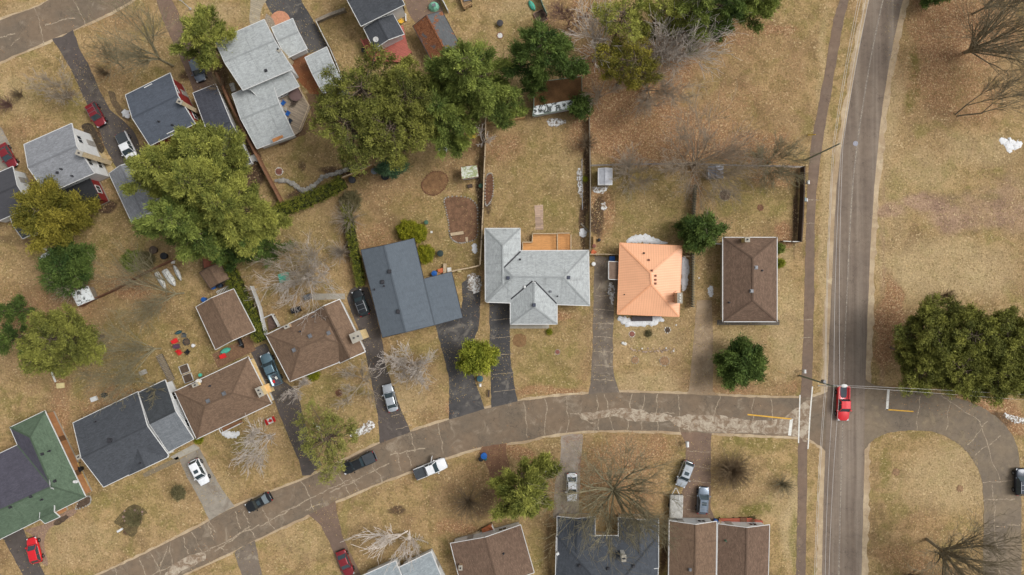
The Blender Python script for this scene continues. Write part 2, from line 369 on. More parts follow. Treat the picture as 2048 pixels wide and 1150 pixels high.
def field(X, Y, blobs, seed, warp=34):
    wx = (fbm(X, Y, 90, seed)-.5)*2*warp; wy = (fbm(X, Y, 90, seed+50)-.5)*2*warp
    out = np.zeros_like(X)
    for (px, py, rx, ry, a) in blobs:
        k = min(1., min(rx, ry)/22)
        q = ((X+wx*k-px)/rx)**2+((Y+wy*k-py)/ry)**2
        out = np.maximum(out, a*np.clip(1.35-q, 0, 1)*(np.clip(.55+fbm(X, Y, 40, seed+9)*.9, 0, 1.15)))
    return np.clip(out, 0, 1)
def ground_material():
    n = N('dormant_lawn'); z = n.attr('zone', 'Color'); rgb = n.sep(z); lit, grn, drk = rgb[0], rgb[1], rgb[2]
    z2 = n.attr('zone2', 'Color'); s2 = n.sep(z2); pal, lane = s2[0], s2[1]
    big = n.noise(.10, 5, .6); med = n.noise(.55, 6, .68, dist=.5); fin = n.noise(3.2, 5, .75); gr = n.noise(11, 3, .8)
    base = n.mix(n.ramp(med, .36, .64), lin(178, 150, 108), lin(140, 122, 80))
    base = n.mix(n.ramp(big, .38, .62, 0, .6), base, lin(158, 132, 98))
    base = n.mix(n.ramp(n.noise(.19, 6, .68, dist=.8), .48, .66, 0, .62), base, lin(122, 100, 72))
    base = n.mix(n.ramp(n.noise(.24, 6, .66, dist=.5, vec=n.scale(n.geo.outputs['Position'], (1, 1, 3))), .50, .66, 0, .5), base, lin(126, 120, 66))
    base = n.mix(n.math('MULTIPLY', pal, .85), base, lin(186, 164, 126))
    ln = n.mix(n.ramp(n.noise(.3, 5), .35, .65), lin(142, 116, 98), lin(166, 138, 114)); lane = n.ramp(n.math('ADD', lane, n.math('MULTIPLY', n.math('SUBTRACT', med, .5), .9)), .05, 1.1)
    base = n.mix(n.math('MULTIPLY', lane, n.ramp(fin, .2, .5, .7, 1)), base, ln)
    g = n.math('MULTIPLY', grn, n.ramp(n.noise(.9, 5, .7), .35, .55, .35, 1)); base = n.mix(g, base, lin(110, 108, 52))
    ltone = n.mix(n.ramp(n.noise(.45, 5, .65), .4, .6), lin(158, 122, 90), lin(132, 96, 74)); base = n.mix(n.math('MULTIPLY', lit, .7), base, ltone)
    # leaf litter: clumped, flecked
    lf = n.noise(1.6, 6, .75, dist=.4); thr = n.math('SUBTRACT', .86, n.math('MULTIPLY', lit, .62))
    lm = n.ramp(n.math('SUBTRACT', lf, thr), -.07, .09)
    vv = n.sep(n.vor(6.5)); lc = n.mix(vv[0], lin(130, 94, 68), lin(172, 134, 100)); lc = n.mix(n.ramp(vv[1], .8, .95), lc, lin(204, 176, 138))
    base = n.mix(n.math('MULTIPLY', lm, .62), base, lc)
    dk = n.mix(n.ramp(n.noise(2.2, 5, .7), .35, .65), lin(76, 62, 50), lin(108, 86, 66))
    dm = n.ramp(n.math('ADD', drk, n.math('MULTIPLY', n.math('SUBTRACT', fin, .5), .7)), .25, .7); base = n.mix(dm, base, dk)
    f = n.math('MULTIPLY', n.ramp(fin, .3, .7, .72, 1.26), n.ramp(gr, .3, .7, .76, 1.24))
    base = n.mul(base, f)
    # bleached straw and curled leaves as pale flecks, dark gaps between the tufts
    v = n.sep(n.vor(5.2)); fl = n.ramp(v[0], .90, .97); base = n.mix(n.math('MULTIPLY', fl, n.ramp(n.noise(.4, 3), .35, .65, .1, .6)), base, lin(212, 188, 146))
    v3 = n.sep(n.vor(4.1)); base = n.mix(n.math('MULTIPLY', n.ramp(v3[1], .88, .95), .38), base, lin(92, 78, 48))
    n.bump(n.math('ADD', fin, gr), .12, .8)
    return n.done(base, .95, Specular_IOR_Level=.1)
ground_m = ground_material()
def build_ground():
    cx = np.concatenate([[-900, -500, -300, -180, -130], np.arange(-100, 100.1, .5), [130, 180, 300, 500, 900]])
    cy = np.concatenate([[-900, -500, -300, -160, -90], np.arange(-62, 62.1, .5), [90, 160, 300, 500, 900]])
    X, Y = np.meshgrid(cx, cy); px = X*S+1024; py = -Y*S+575
    V = np.stack([X.ravel(), Y.ravel(), np.zeros(X.size)], 1); nx, ny = len(cx), len(cy)
    i = (np.arange(ny-1)[:, None]*nx+np.arange(nx-1)[None]).ravel()
    me = mesh_np('ground', V, np.stack([i, i+1, i+nx+1, i+nx], 1), [ground_m])
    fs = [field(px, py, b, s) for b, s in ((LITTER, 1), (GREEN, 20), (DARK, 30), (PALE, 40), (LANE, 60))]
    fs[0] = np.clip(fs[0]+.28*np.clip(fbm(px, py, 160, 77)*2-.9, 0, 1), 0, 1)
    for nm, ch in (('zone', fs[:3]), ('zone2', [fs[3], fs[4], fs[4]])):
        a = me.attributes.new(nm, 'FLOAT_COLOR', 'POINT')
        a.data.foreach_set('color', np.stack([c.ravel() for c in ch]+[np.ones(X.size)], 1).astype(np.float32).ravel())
    o = obj_from('ground', me); tag(o, kind='structure')
build_ground()
def zone_at(px, py):
    return field(np.array([float(px)]), np.array([float(py)]), LITTER, 1)[0]
# ------------------------------------------------------------------ roads, drives and paths: thin sheets, 4 mm apart
LV = [0]
def sheet(name, pts, mat, z=.01, rough_amp=.09, step=.7, kind='structure', label=None, cat=None, group=None):
    pts = [P(*p) if not isinstance(p, Vector) else p for p in pts]
    if rough_amp: pts = rough(pts, step, rough_amp)
    pts = ccw(pts)
    tri = tessellate_polygon([[Vector((p[0], p[1], 0)) for p in pts]])
    me = bpy.data.meshes.new(name); F = []
    for a, b, c in tri:
        ar = (pts[b][0]-pts[a][0])*(pts[c][1]-pts[a][1])-(pts[b][1]-pts[a][1])*(pts[c][0]-pts[a][0])
        F.append((a, b, c) if ar > 0 else (a, c, b))
    me.from_pydata([(p[0], p[1], z) for p in pts], [], F); me.update()
    o = obj_from(name, me, None, [mat]); return tag(o, label, cat, group, kind)
def band(left, right, n=6): return cr([P(*p) for p in left], n)+list(reversed(cr([P(*p) for p in right], n)))
as_main = asphalt('main_road_asphalt', (111, 98, 87), (121, 107, 94), None, 0, True)
as_str = asphalt('street_asphalt', (122, 105, 87), (110, 98, 84), (172, 158, 138), .35)
as_side = asphalt('loop_asphalt', (112, 101, 88), (126, 112, 94), (150, 134, 106), .4)
as_walk = asphalt('walkway_asphalt', (120, 101, 86), (112, 96, 84), (150, 132, 112), .25)
as_black = asphalt('black_drive', (66, 65, 66), (84, 81, 79), (120, 114, 106), .7)
as_dark = asphalt('dark_drive', (88, 80, 76), (80, 74, 70), (128, 118, 106), .35)
as_brown = asphalt('brown_drive', (124, 102, 86), (112, 94, 82), (150, 128, 106), .4)
as_old = asphalt('old_drive', (118, 106, 94), (104, 94, 84), (156, 144, 126), .8)
as_grey = asphalt('grey_drive', (148, 140, 128), (134, 126, 114), (112, 98, 84), .5)
gravel = asphalt('gravel', (156, 136, 112), (140, 120, 96), (174, 156, 130), .6)
sand = asphalt('sand_shoulder', (180, 160, 132), (160, 138, 110), (196, 178, 148), .7)
reddirt = asphalt('leafy_dirt', (126, 94, 72), (112, 84, 66), (150, 116, 86), .6)
leafdrive = asphalt('leafy_gravel', (164, 154, 142), (136, 120, 106), (132, 98, 76), .9)
rustearth = asphalt('rust_mulch', (142, 90, 58), (122, 82, 58), (160, 112, 76), .6)
ML = [(1760,-80),(1738,0),(1712,130),(1695,230),(1684,290),(1674,371),(1668,470),(1665,547),(1659,666),(1656,760),(1651,890),(1647,1020),(1644,1150),(1641,1260)]
MR = [(1832,-80),(1806,0),(1782,110),(1764,220),(1756,295),(1749,371),(1742,480),(1738,560),(1733,700),(1730,800),(1729,906),(1726,1030),(1723,1150),(1720,1260)]
sheet('roadside_shoulder', band([(a-11, b) for a, b in ML], [(a+12, b) for a, b in MR]), sand, .006, .26)
SU = [(-200,1270),(60,1205),(198,1150),(340,1083),(416,1043),(471,1013),(602,961),(669,931),(757,888),(821,864),(897,840),(970,818),(1037,803),(1105,794),(1176,788),(1240,785),(1378,789),(1480,794),(1597,796),(1640,790),(1665,775)]
SL = [(-160,1370),(150,1245),(364,1150),(462,1104),(510,1080),(614,1031),(675,1001),(760,965),(827,940),(900,913),(964,894),(1060,879),(1091,871),(1176,861),(1280,861),(1365,864),(1480,868),(1596,874),(1630,885),(1660,910)]
sheet('street_edge', band([(a, b-5) for a, b in SU], [(a, b+5) for a, b in SL]), sand, .010, .12)
sheet('street', band(SU, SL), as_str, .018, .07)
LO = [(1725,750),(1745,768),(1800,777),(1880,788),(1945,806),(1990,832),(2022,866),(2036,900),(2041,950),(2043,1040),(2043,1150),(2043,1270)]
LI = [(1722,912),(1742,884),(1765,870),(1800,862),(1862,863),(1912,885),(1945,918),(1963,960),(1967,1010),(1967,1080),(1966,1150),(1966,1270)]
sheet('loop_road', band(LO, LI), as_side, .0215, .08)
sheet('main_road', band(ML, MR, 5), as_main, .026, .04)
sheet('upper_street_edge', band([(-120,94),(0,36),(68,13),(110,-12),(180,-60)], [(-120,190),(0,128),(88,90),(150,62),(238,21),(330,-40)]), sand, .010, .12)
sheet('upper_street', band([(-120,98),(0,40),(68,16),(110,-8),(180,-56)], [(-120,184),(0,124),(86,86),(146,60),(235,17),(325,-40)]), as_str, .018, .08)
WL = [(1700,-80),(1679,0),(1665,50),(1652,130),(1637,210),(1622,290),(1615,371),(1611,497),(1608,616),(1606,691),(1603,760),(1600,795)]
WR = [(1719,-80),(1698,0),(1686,50),(1672,130),(1658,210),(1645,290),(1634,371),(1630,447),(1629,560),(1626,691),(1625,742),(1624,800)]
sheet('walkway', band(WL, WR), as_walk, .014, .08)
sheet('walkway', band([(1597,870),(1596,900),(1595,1020),(1592,1150),(1590,1260)], [(1616,880),(1615,900),(1613,1020),(1611,1150),(1609,1260)]), as_walk, .014, .08)
def drive(pts, mat, z=.014, smooth=False): return sheet('driveway', pts, mat, z, .07)
drive([(103,78),(126,111),(144,144),(171,202),(197,255),(209,290),(226,325),(236,338),(250,350),(300,345),(300,328),(280,292),(268,262),(245,240),(220,219),(197,176),(176,126),(161,101),(146,60),(125,72)], as_dark)
drive([(300,-40),(325,38),(340,72),(356,106),(375,150),(390,190),(432,168),(415,120),(392,80),(369,53),(345,0),(330,-40)], as_brown)
drive([(510,-40),(528,0),(542,25),(560,48),(600,110),(640,100),(655,93),(634,55),(602,0),(580,-40)], as_black)
drive([(795,-40),(809,0),(816,25),(831,45),(854,32),(886,20),(880,0),(870,-40)], as_brown)
drive([(-40,235),(0,252),(13,274),(25,300),(35,345),(-40,360)], as_grey)
drive([(700,580),(712,573),(736,575),(745,600),(763,674),(771,729),(786,776),(804,825),(822,866),(790,880),(760,889),(755,830),(746,780),(733,717),(718,659),(699,615),(693,596)], as_dark)
drive([(924,566),(942,552),(962,553),(961,600),(959,641),(956,660),(948,679),(944,720),(950,762),(966,805),(970,820),(940,832),(898,842),(898,828),(898,757),(887,711),(871,651),(880,630),(920,628),(926,600)], as_black)
drive([(978,600),(1019,603),(1020,660),(1021,717),(1028,765),(1036,806),(1008,813),(983,819),(980,700)], as_black)
drive([(1189,510),(1217,514),(1236,560),(1233,590),(1228,603),(1226,660),(1226,737),(1232,765),(1240,788),(1205,790),(1176,791),(1182,760),(1185,691),(1187,600)], as_old)
drive([(1394,600),(1423,600),(1426,650),(1426,782),(1440,793),(1372,792),(1378,777),(1384,720),(1389,660)], gravel)
drive([(499,700),(515,692),(532,686),(548,720),(567,762),(592,780),(600,806),(611,850),(620,890),(645,930),(620,950),(604,952),(597,920),(580,880),(559,830),(542,782),(520,745)], as_dark)
drive([(358,919),(398,897),(412,920),(425,946),(445,980),(470,1012),(440,1028),(419,1042),(400,1000),(373,952)], as_grey)
drive([(5,1076),(46,1056),(60,1090),(76,1123),(95,1160),(120,1220),(80,1240),(46,1150),(24,1110)], as_dark)
drive([(616,1028),(640,1014),(670,1001),(675,1030),(684,1068),(702,1110),(722,1150),(750,1210),(700,1210),(684,1150),(660,1086),(640,1050)], as_brown)
drive([(468,1104),(490,1090),(510,1081),(518,1120),(524,1150),(540,1210),(505,1210),(483,1150)], as_old)
drive([(959,906),(964,893),(990,888),(1013,884),(1012,900),(1018,930),(1015,1000),(1000,1020),(985,985),(978,940)], reddirt)
drive([(1122,872),(1145,868),(1166,868),(1164,900),(1161,928),(1158,1036),(1106,1036),(1110,970),(1120,922)], leafdrive)
drive([(1360,862),(1425,864),(1422,882),(1421,950),(1421,1019),(1433,1042),(1358,1043),(1350,1010),(1362,990),(1372,950),(1372,891)], as_brown)
# hedge-side path, walks and patios
paver = boards('stone_pavers', (150, 128, 112), 0, .25, .25)
sheet('front_walk', cr([P(*p) for p in [(506,-20),(500,20),(499,40),(504,56),(522,56),(520,38),(524,15),(536,-10)]], 5, True), boards('walk_pavers', (160, 148, 126), .4, .3, .2), .02, .02)
sheet('round_patio', [P(560,42)+Vector((1.7*math.cos(t), 1.7*math.sin(t), 0)) for t in np.linspace(0, 6.28, 24)[:-1]], plain('red_pavers', (186, 132, 104), .9, .12, 3, fine=.15), .021, 0)
sheet('pebble_bed', [P(*p) for p in [(532,26),(546,38),(551,52),(538,56),(528,44)]], plain('pebbles', (142, 130, 114), .9, .3, 6, fine=.3), .024, .05)
sheet('back_patio', [P(*p) for p in [(575,118),(612,104),(630,150),(642,186),(628,196),(612,180),(596,160)]], rustearth, .016, .15)
sheet('dirt_path', [P(*p) for p in [(612,188),(642,186),(660,225),(640,238),(622,262),(590,278),(560,292),(556,284),(600,262),(625,225)]], asphalt('trodden_dirt', (112, 88, 66), (104, 82, 62), (132, 104, 76), .5), .018, .18)
sheet('paver_path', [P(*p) for p in [(1069,411),(1086,410),(1087,459),(1071,459)]], boards('paver_rows', (168, 142, 122), 0, .3, .3), .02, .05)
sheet('front_slab', [P(*p) for p in [(1020,645),(1098,645),(1098,657),(1020,657)]], concrete, .06, 0)
sheet('front_slab', [P(*p) for p in [(1434,640),(1559,640),(1559,650),(1434,650)]], plain('old_slab', (92, 86, 78), .9, .15, 3), .06, 0)
sheet('front_walk', [P(*p) for p in [(340,914),(388,888),(400,896),(352,920)]], concrete, .02, .02)
sheet('entry_walk', [P(*p) for p in [(622,587),(690,587),(690,598),(625,600)]], concrete, .02, .02)
sheet('front_walk', [P(*p) for p in [(284,948),(356,913),(360,922),(290,955)]], plain('old_walk', (124, 112, 92), .9, .15, 3), .02, .04)
sheet('garden_path', [P(*p) for p in [(166,270),(183,262),(222,330),(236,345),(215,360),(212,335)]], plain('worn_concrete', (168, 148, 110), .9, .12, 2), .011, .06)
sheet('patio', [P(*p) for p in [(424,708),(500,672),(512,700),(436,736)]], plain('brown_pavers', (120, 92, 70), .9, .2, 3, fine=.25), .02, .05)
sheet('brick_walk', cr([P(*p) for p in [(50,1060),(90,1048),(118,1030),(146,1018),(152,1026),(128,1042),(100,1056),(88,1085),(96,1125),(88,1130),(72,1100),(66,1072)]], 4, True), plain('edging_brick', (140, 116, 98), .9, .2, 3, fine=.25), .012, .04)
# worn centre lines, stop bars, crossing lines, sand-filled cracks
paint_w = plain('road_white', (214, 212, 204), .8, .12, 3, fine=.1); paint_y = plain('road_yellow', (206, 160, 62), .8, .15, 3, fine=.15)
def line_strip(mb, pts, w, z, amp=.02, mi=0):
    pts = [P(*p) if not isinstance(p, Vector) else p for p in pts]; L = []; Rr = []
    for i, p in enumerate(pts):
        d = (pts[min(i+1, len(pts)-1)]-pts[max(i-1, 0)]); d.normalize(); nn = Vector((-d.y, d.x, 0)); ww = w/2*rnd.uniform(1-amp*6, 1+amp*6)
        L.append(p+nn*ww); Rr.append(p-nn*ww)
    n = len(pts); mb.add([(q.x, q.y, z) for q in L+Rr], [(n+i, n+i+1, i+1, i) for i in range(n-1)], mi)
mk = MB()
for pts, w, mi in [([(1495,829),(1583,838)], .22, 1), ([(1583,838),(1579,871)], .5, 0), ([(1600,790),(1597,886)], .2, 0), ([(1625,773),(1620,830),(1616,898)], .2, 0),
                   ([(1777,779),(1774,820)], .42, 0), ([(1772,819),(1827,823)], .2, 1)]:
    line_strip(mk, pts, w, .0315, 0, mi)
tag(mk.build('road_markings', [paint_w, paint_y]), kind='structure')
worn = N('worn_paint'); wf = worn.noise(3, 5, .8)
worn_m = worn.done(worn.mix(worn.ramp(wf, .45, .6), lin(118, 107, 98), lin(158, 148, 132)), .9)
mk = MB(); line_strip(mk, cr([P((a+c)/2-6, (b+d)/2) for (a, b), (c, d) in zip(ML, MR)], 4), .22, .0305, .03)
tag(mk.build('worn_centre_line', [worn_m]), kind='structure')
crk = N('crack_fill'); crack_m = crk.done(crk.mix(crk.ramp(crk.noise(4, 4, .7), .35, .6), lin(122, 106, 90), lin(164, 149, 127)), .9)
mk = MB(); rg = random.Random(11)
def crack(a, b, w=.13, wob=.34, z=.0225, steps=13):
    a = P(*a) if not isinstance(a, Vector) else a; b = P(*b) if not isinstance(b, Vector) else b; d = (b-a); nn = Vector((-d.y, d.x, 0)).normalized(); o = 0; pts = []
    for i in range(steps+1):
        o += rg.uniform(-wob, wob)*.55; o *= .85; pts.append(a.lerp(b, i/steps)+nn*o)
    line_strip(mk, pts, w, z+rg.uniform(0, .0016), .11)
for a, b in [((1047,802),(1056,875)),((1091,797),(1094,870)),((1133,794),(1134,866)),((1193,790),(1196,860)),((1210,788),(1229,860)),((1265,786),(1254,860)),((1291,787),(1284,860)),((1314,788),(1313,862)),
             ((1357,789),(1361,864)),((1441,792),(1430,842)),((1507,795),(1506,868)),((1541,795),(1540,842)),((1538,842),(1528,870)),((876,847),(888,908)),((820,866),(828,905)),((790,902),(803,940)),((812,900),(826,930)),((745,928),(766,964)),((696,937),(716,984)),((672,942),(697,992)),
             ((602,962),(626,1020)),((523,1012),(552,1064)),((487,1022),(497,1048)),((469,1024),(480,1058)),((416,1045),(426,1080)),((432,1064),(416,1044)),((436,1092),(456,1100)),((384,1064),(408,1122)),((366,1074),(376,1108)),((340,1085),(352,1140)),((336,1092),(318,1140)),((498,1050),(508,1076)),((300,1105),(318,1150)),((280,1115),(290,1150)),
             ((228,1136),(236,1160)),((68,16),(88,88)),((147,0),(172,48)),((20,90),(40,78))]:
    crack(a, b)
for a, b in [((352,1128),(420,1098)),((420,1098),(520,1052)),((520,1052),(600,1010)),((560,1026),(640,985)),((640,985),(700,960)),((430,1104),(500,1050)),((300,1150),(370,1118)),((610,1022),(640,1006)),((660,986),(720,958)),((780,908),(850,895)),
             ((700,965),(780,930)),((1255,843),(1290,838)),((1190,826),(1262,818)),((1350,836),(1430,846)),((1420,836),(1500,842)),((1500,850),(1560,846)),((1300,828),(1350,826)),((1140,828),(1170,832)),((1160,832),(1190,848)),((0,75),(30,66)),((90,50),(150,34))]:
    crack(a, b, .17, .34)
for a, b in [((1840,792),(1836,862)),((1900,800),(1892,862)),((1975,842),(1935,890)),((2000,870),(1950,910)),((1882,790),(1960,846)),((1960,846),(2000,960)),((1965,966),(2026,958)),((1985,968),(1986,1010)),((1986,1000),(2030,1000)),((1990,1010),(1992,1080)),((1967,1000),(1990,1002)),((1986,1052),(2040,1048)),((1990,1080),(2000,1148)),((1785,784),(1780,790))]:
    crack(a, b, .13, .3, .0255-.002)
for k in range(7): crack((1187+rg.uniform(-1,1), 590+k*28), (1228, 592+k*28), .1, .2, .0185)
for p in [(1620,400),(1606,640),(1606,676),(1612,447)]: crack((p[0]-6, p[1]), (p[0]+18, p[1]-1), .1, .1, .018)
for k in range(5): crack((1374, 900+k*30), (1421, 905+k*30), .09, .2, .0185)
for k in range(5): crack((983+k, 640+k*36), (1022+k*2, 636+k*36), .07, .12, .0185)
for k in range(4): crack((768+k*8, 780+k*26), (800+k*8, 772+k*26), .08, .12, .0185)
tag(mk.build('road_cracks', [crack_m]), kind='structure')
# sand washed over the broken end of the street
sl = N('sand_wash'); sf = sl.noise(.9, 8, .75, dist=.8)
sand_w = sl.done(sl.mix(sl.ramp(sf, .40, .60), sl.mul(lin(124, 104, 84), sl.ramp(sl.noise(8, 3), .3, .7, .88, 1.1)), sl.mul(lin(176, 163, 144), sl.ramp(sl.noise(5, 4), .3, .7, .85, 1.08))), .9)
sheet('street_sand', cr([P(*p) for p in [(1340,836),(1400,828),(1450,834),(1520,842),(1560,838),(1600,812),(1622,800),(1618,850),(1612,884),(1596,872),(1540,866),(1440,866),(1370,860)]], 4, True), sand_w, .0265, .2)
sheet('street_sand', cr([P(*p) for p in [(1160,830),(1200,822),(1262,816),(1300,826),(1340,830),(1340,842),(1270,842),(1230,832),(1180,840)]], 4, True), sand_w, .0275, .2)
sheet('street_sand', cr([P(*p) for p in [(350,1126),(400,1106),(412,1118),(380,1136),(350,1150),(330,1152)]], 4, True), sand_w, .0265, .2)
mk = MB(); c = P(1711, 287); mk.lathe((c.x, c.y, .027), [(.42, 0), (.42, .008), (.3, .012)], 18)
single(mk, 'manhole_cover', plain('cast_iron', (142, 142, 152), .6, .1, 6, fine=.2), 'round grey manhole cover set into the main road near its top end', 'manhole cover', c)
# ------------------------------------------------------------------ houses and sheds
def key(v): return (round(v[0], 3), round(v[1], 3), round(v[2], 3))
def up(face):
    a = sum(face[i][0]*face[(i+1) % len(face)][1]-face[(i+1) % len(face)][0]*face[i][1] for i in range(len(face)))
    return face if a > 0 else list(reversed(face))
def gable(c0, c1, c2, c3, he, hr, ends=(0, 0)):
    """four eave corners in pixels; the ridge runs from the middle of c3-c0 to the middle of c1-c2"""
    a, b, c, d = [P(*q, he) for q in (c0, c1, c2, c3)]
    r0 = (a+d)/2; r1 = (b+c)/2; ax = (r1-r0)
    r0 = r0+ax*ends[0]; r1 = r1-ax*ends[1]; r0.z = r1.z = hr
    f = [[a, b, r1, r0], [c, d, r0, r1]]
    if ends[0]: f.append([d, a, r0])
    if ends[1]: f.append([b, c, r1])
    return [up(x) for x in f]
def hip(c0, c1, c2, c3, he, hr, k=.5):
    a, b, c, d = [P(*q, he) for q in (c0, c1, c2, c3)]
    w = ((a-d).length+(b-c).length)/2; L = ((a-b).length+(c-d).length)/2; e = min(.499, w*k/L)
    return gable(c0, c1, c2, c3, he, hr, (e, e))
def shed(c0, c1, c2, c3, h01, h23):
    return [up([P(*c0, h01), P(*c1, h01), P(*c2, h23), P(*c3, h23)])]
def roof_z(faces, x, y):
    for f in faces:
        ins = True; n = len(f)
        for i in range(n):
            a, b = f[i], f[(i+1) % n]
            if (b[0]-a[0])*(y-a[1])-(b[1]-a[1])*(x-a[0]) < -1e-3: ins = False; break
        if ins:
            nn = (f[1]-f[0]).cross(f[2]-f[0])
            if nn.z < 1e-6: continue
            return f[0].z-(nn.x*(x-f[0].x)+nn.y*(y-f[0].y))/nn.z
    return None
def loops(faces):
    E = {}; pt = {}
    for f in faces:
        for i in range(len(f)):
            a, b = key(f[i]), key(f[(i+1) % len(f)]); pt[a] = f[i]; pt[b] = f[(i+1) % len(f)]; E[(a, b)] = 1
    bd = {a: b for (a, b) in E if (b, a) not in E}; inner = [(pt[a], pt[b]) for (a, b) in E if (b, a) in E and a < b]
    st = next(iter(bd)); lp = [st]
    while bd[lp[-1]] != st: lp.append(bd[lp[-1]])
    return [pt[k] for k in lp], inner
class House:
    def __init__(s, name, label, cat, blocks, roof, wall, group=None, trim=white, over=.4, wins=True, mats2=None, found=True, door=True, capmat=None, fas=.09):
        """blocks: lists of roof faces; mats2: face index -> second roof material"""
        s.blocks = blocks; b0 = loops(blocks[0])[0]; c = sum(b0, Vector())/len(b0); s.root = thing(name, label, cat, (c.x, c.y, 0), group=group)
        rf = MB(); wl = MB(); fs = MB(); fd = MB(); cap = MB(); s.wallsegs = []; k2 = 0
        for bi, faces in enumerate(blocks):
            lift = bi*.006
            faces = [[Vector((v.x, v.y, v.z-lift)) for v in f] for f in faces]
            lp, inner = loops(faces); T = .16; n = len(lp)
            for f in faces:
                base = len(rf.f); nn = (f[1]-f[0]).cross(f[2]-f[0]).normalized(); h = Vector((nn.y, -nn.x, 0))
                h = h.normalized() if h.length > 1e-3 else Vector((1, 0, 0)); vv = nn.cross(h)
                fan = [(0, i, i+1) for i in range(1, len(f)-1)]; rf.add(f, fan, 1 if (mats2 and k2 in mats2) else 0)
                for fi, tr in enumerate(fan): rf.uv[base+fi] = [(f[i].dot(h), f[i].dot(vv)) for i in tr]
                rf.add([v-Vector((0, 0, T)) for v in f], [tuple(reversed(tr)) for tr in fan], 2); k2 += 1
            for i in range(n):
                a, b = lp[i], lp[(i+1) % n]; dz = Vector((0, 0, T)); rf.add([a-dz, b-dz, b, a], [(0, 1, 2, 3)], 2)
                d = b-a; o = Vector((d.y, -d.x, 0)).normalized()
                fs.bar(a+o*.04-Vector((0, 0, .07))-d.normalized()*.03, b+o*.04-Vector((0, 0, .07))+d.normalized()*.03, fas, .17)
            for a, b in inner: cap.bar(a+Vector((0, 0, .012)), b+Vector((0, 0, .012)), .26, .035)
            ins = []
            for i in range(n):
                p, q, r = lp[i-1], lp[i], lp[(i+1) % n]; d1 = (q-p); d2 = (r-q); d1.z = d2.z = 0; d1.normalize(); d2.normalize()
                n1 = Vector((-d1.y, d1.x, 0)); n2 = Vector((-d2.y, d2.x, 0)); m = (n1+n2); m = m/max(.3, m.dot(n1)) if m.length > .1 else n1
                w = q+m*over; z = roof_z(faces, w.x, w.y); ins.append(Vector((w.x, w.y, (z if z else q.z)-T*.9)))
            for i in range(n):
                a, b = ins[i], ins[(i+1) % n]
                wl.add([(a.x, a.y, .3), (b.x, b.y, .3), b, a], [(0, 1, 2, 3)]); s.wallsegs.append((a, b, bi))
                d = (b-a); o = Vector((d.y, -d.x, 0)).normalized()*.03
                fd.add([(a.x+o.x, a.y+o.y, 0), (b.x+o.x, b.y+o.y, 0), (b.x+o.x, b.y+o.y, .32), (a.x+o.x, a.y+o.y, .32), (a.x, a.y, .32), (b.x, b.y, .32)], [(0, 1, 2, 3), (3, 2, 5, 4)])
        soff = offwhite
        o = rf.build('roof', [roof if not isinstance(roof, (list, tuple)) else roof[0], roof[1] if isinstance(roof, (list, tuple)) else white, soff], s.root); s.roof = o
        if cap.v: cap.build('ridge_cap', [capmat or (roof if not isinstance(roof, (list, tuple)) else roof[0])], s.root)
        wl.build('wall', wall, s.root); fs.build('fascia', trim, s.root)
        if found: fd.build('foundation', concrete, s.root)
        if wins: s.windows(wins, door)
    def windows(s, wins, door):
        done = False
        for a, b, bi in s.wallsegs:
            d = Vector((b.x-a.x, b.y-a.y, 0)); L = d.length
            if L < 2.6 or bi > (0 if wins == 1 else 9): continue
            d.normalize(); o = Vector((d.y, -d.x, 0)); k = max(1, int(L/4.2)); rz = math.atan2(d.y, d.x)
            for st in range(2 if min(a.z, b.z) > 4.2 else 1):
                for j in range(k):
                    t = (j+.5)/k; m = Vector((a.x, a.y, 0))+d*(L*t); z = 1.65+st*2.6
                    if m.x*o.x+m.y*o.y > 30 and bi > 0: continue
                    mid = m+o*.6
                    if any(roof_z(f2, mid.x, mid.y) for i2, f2 in enumerate(s.blocks) if i2 != bi): continue
                    if door and not done and st == 0:
                        q = MB(); q.box((m.x+o.x*.03, m.y+o.y*.03, 1.32), (1.0, .1, 2.05), rz); dr = q.build('door', plain('door_paint', (150, 146, 140), .5), s.root)
                        q = MB(); hx = m+o*.1+d*.36; q.box((hx.x, hx.y, 1.3), (.1, .06, .1), rz); q.build('handle', chrome, dr); done = True; continue
                    q = MB(); c = m+o*.02
                    for (ux, uz, sx, sz) in ((0, .58, 1.4, .1), (0, -.58, 1.4, .1), (-.65, 0, .1, 1.06), (.65, 0, .1, 1.06), (0, 0, .06, 1.06)):
                        q.box((c.x+d.x*ux, c.y+d.y*ux, z+uz), (sx, .12, sz), rz)
                    w = q.build('window', white, s.root); q = MB(); c = m; q.box((c.x, c.y, z), (1.2, .08, 1.05), rz); q.build('pane', pane_m, w)
        return s
    def on(s, px, py, h0=4):
        h = h0
        for _ in range(4):
            p = P(px, py, h); zs = [roof_z(f, p.x, p.y) for f in s.blocks]; zs = [z for z in zs if z is not None]
            if not zs: return P(px, py, h)
            h = max(zs)
        return P(px, py, h)
    def vent(s, pts, mat=galv, sz=.42, rz=0, name='roof_vent'):
        for (px, py) in pts:
            p = s.on(px, py); q = MB(); q.box((p.x, p.y, p.z+.06), (sz*1.25, sz*1.25, .14), rz); q.box((p.x, p.y, p.z+.2), (sz, sz, .2), rz, taper=.85)
            q.build(name, mat, s.root)
        return s
    def pipe(s, pts, mat=darkv):
        for (px, py) in pts:
            p = s.on(px, py); q = MB(); q.tube((p.x, p.y, p.z-.1), (p.x, p.y, p.z+.45), .1, .1, 8); q.tube((p.x, p.y, p.z-.05), (p.x, p.y, p.z+.06), .2, .16, 8); q.build('vent_pipe', mat, s.root)
        return s
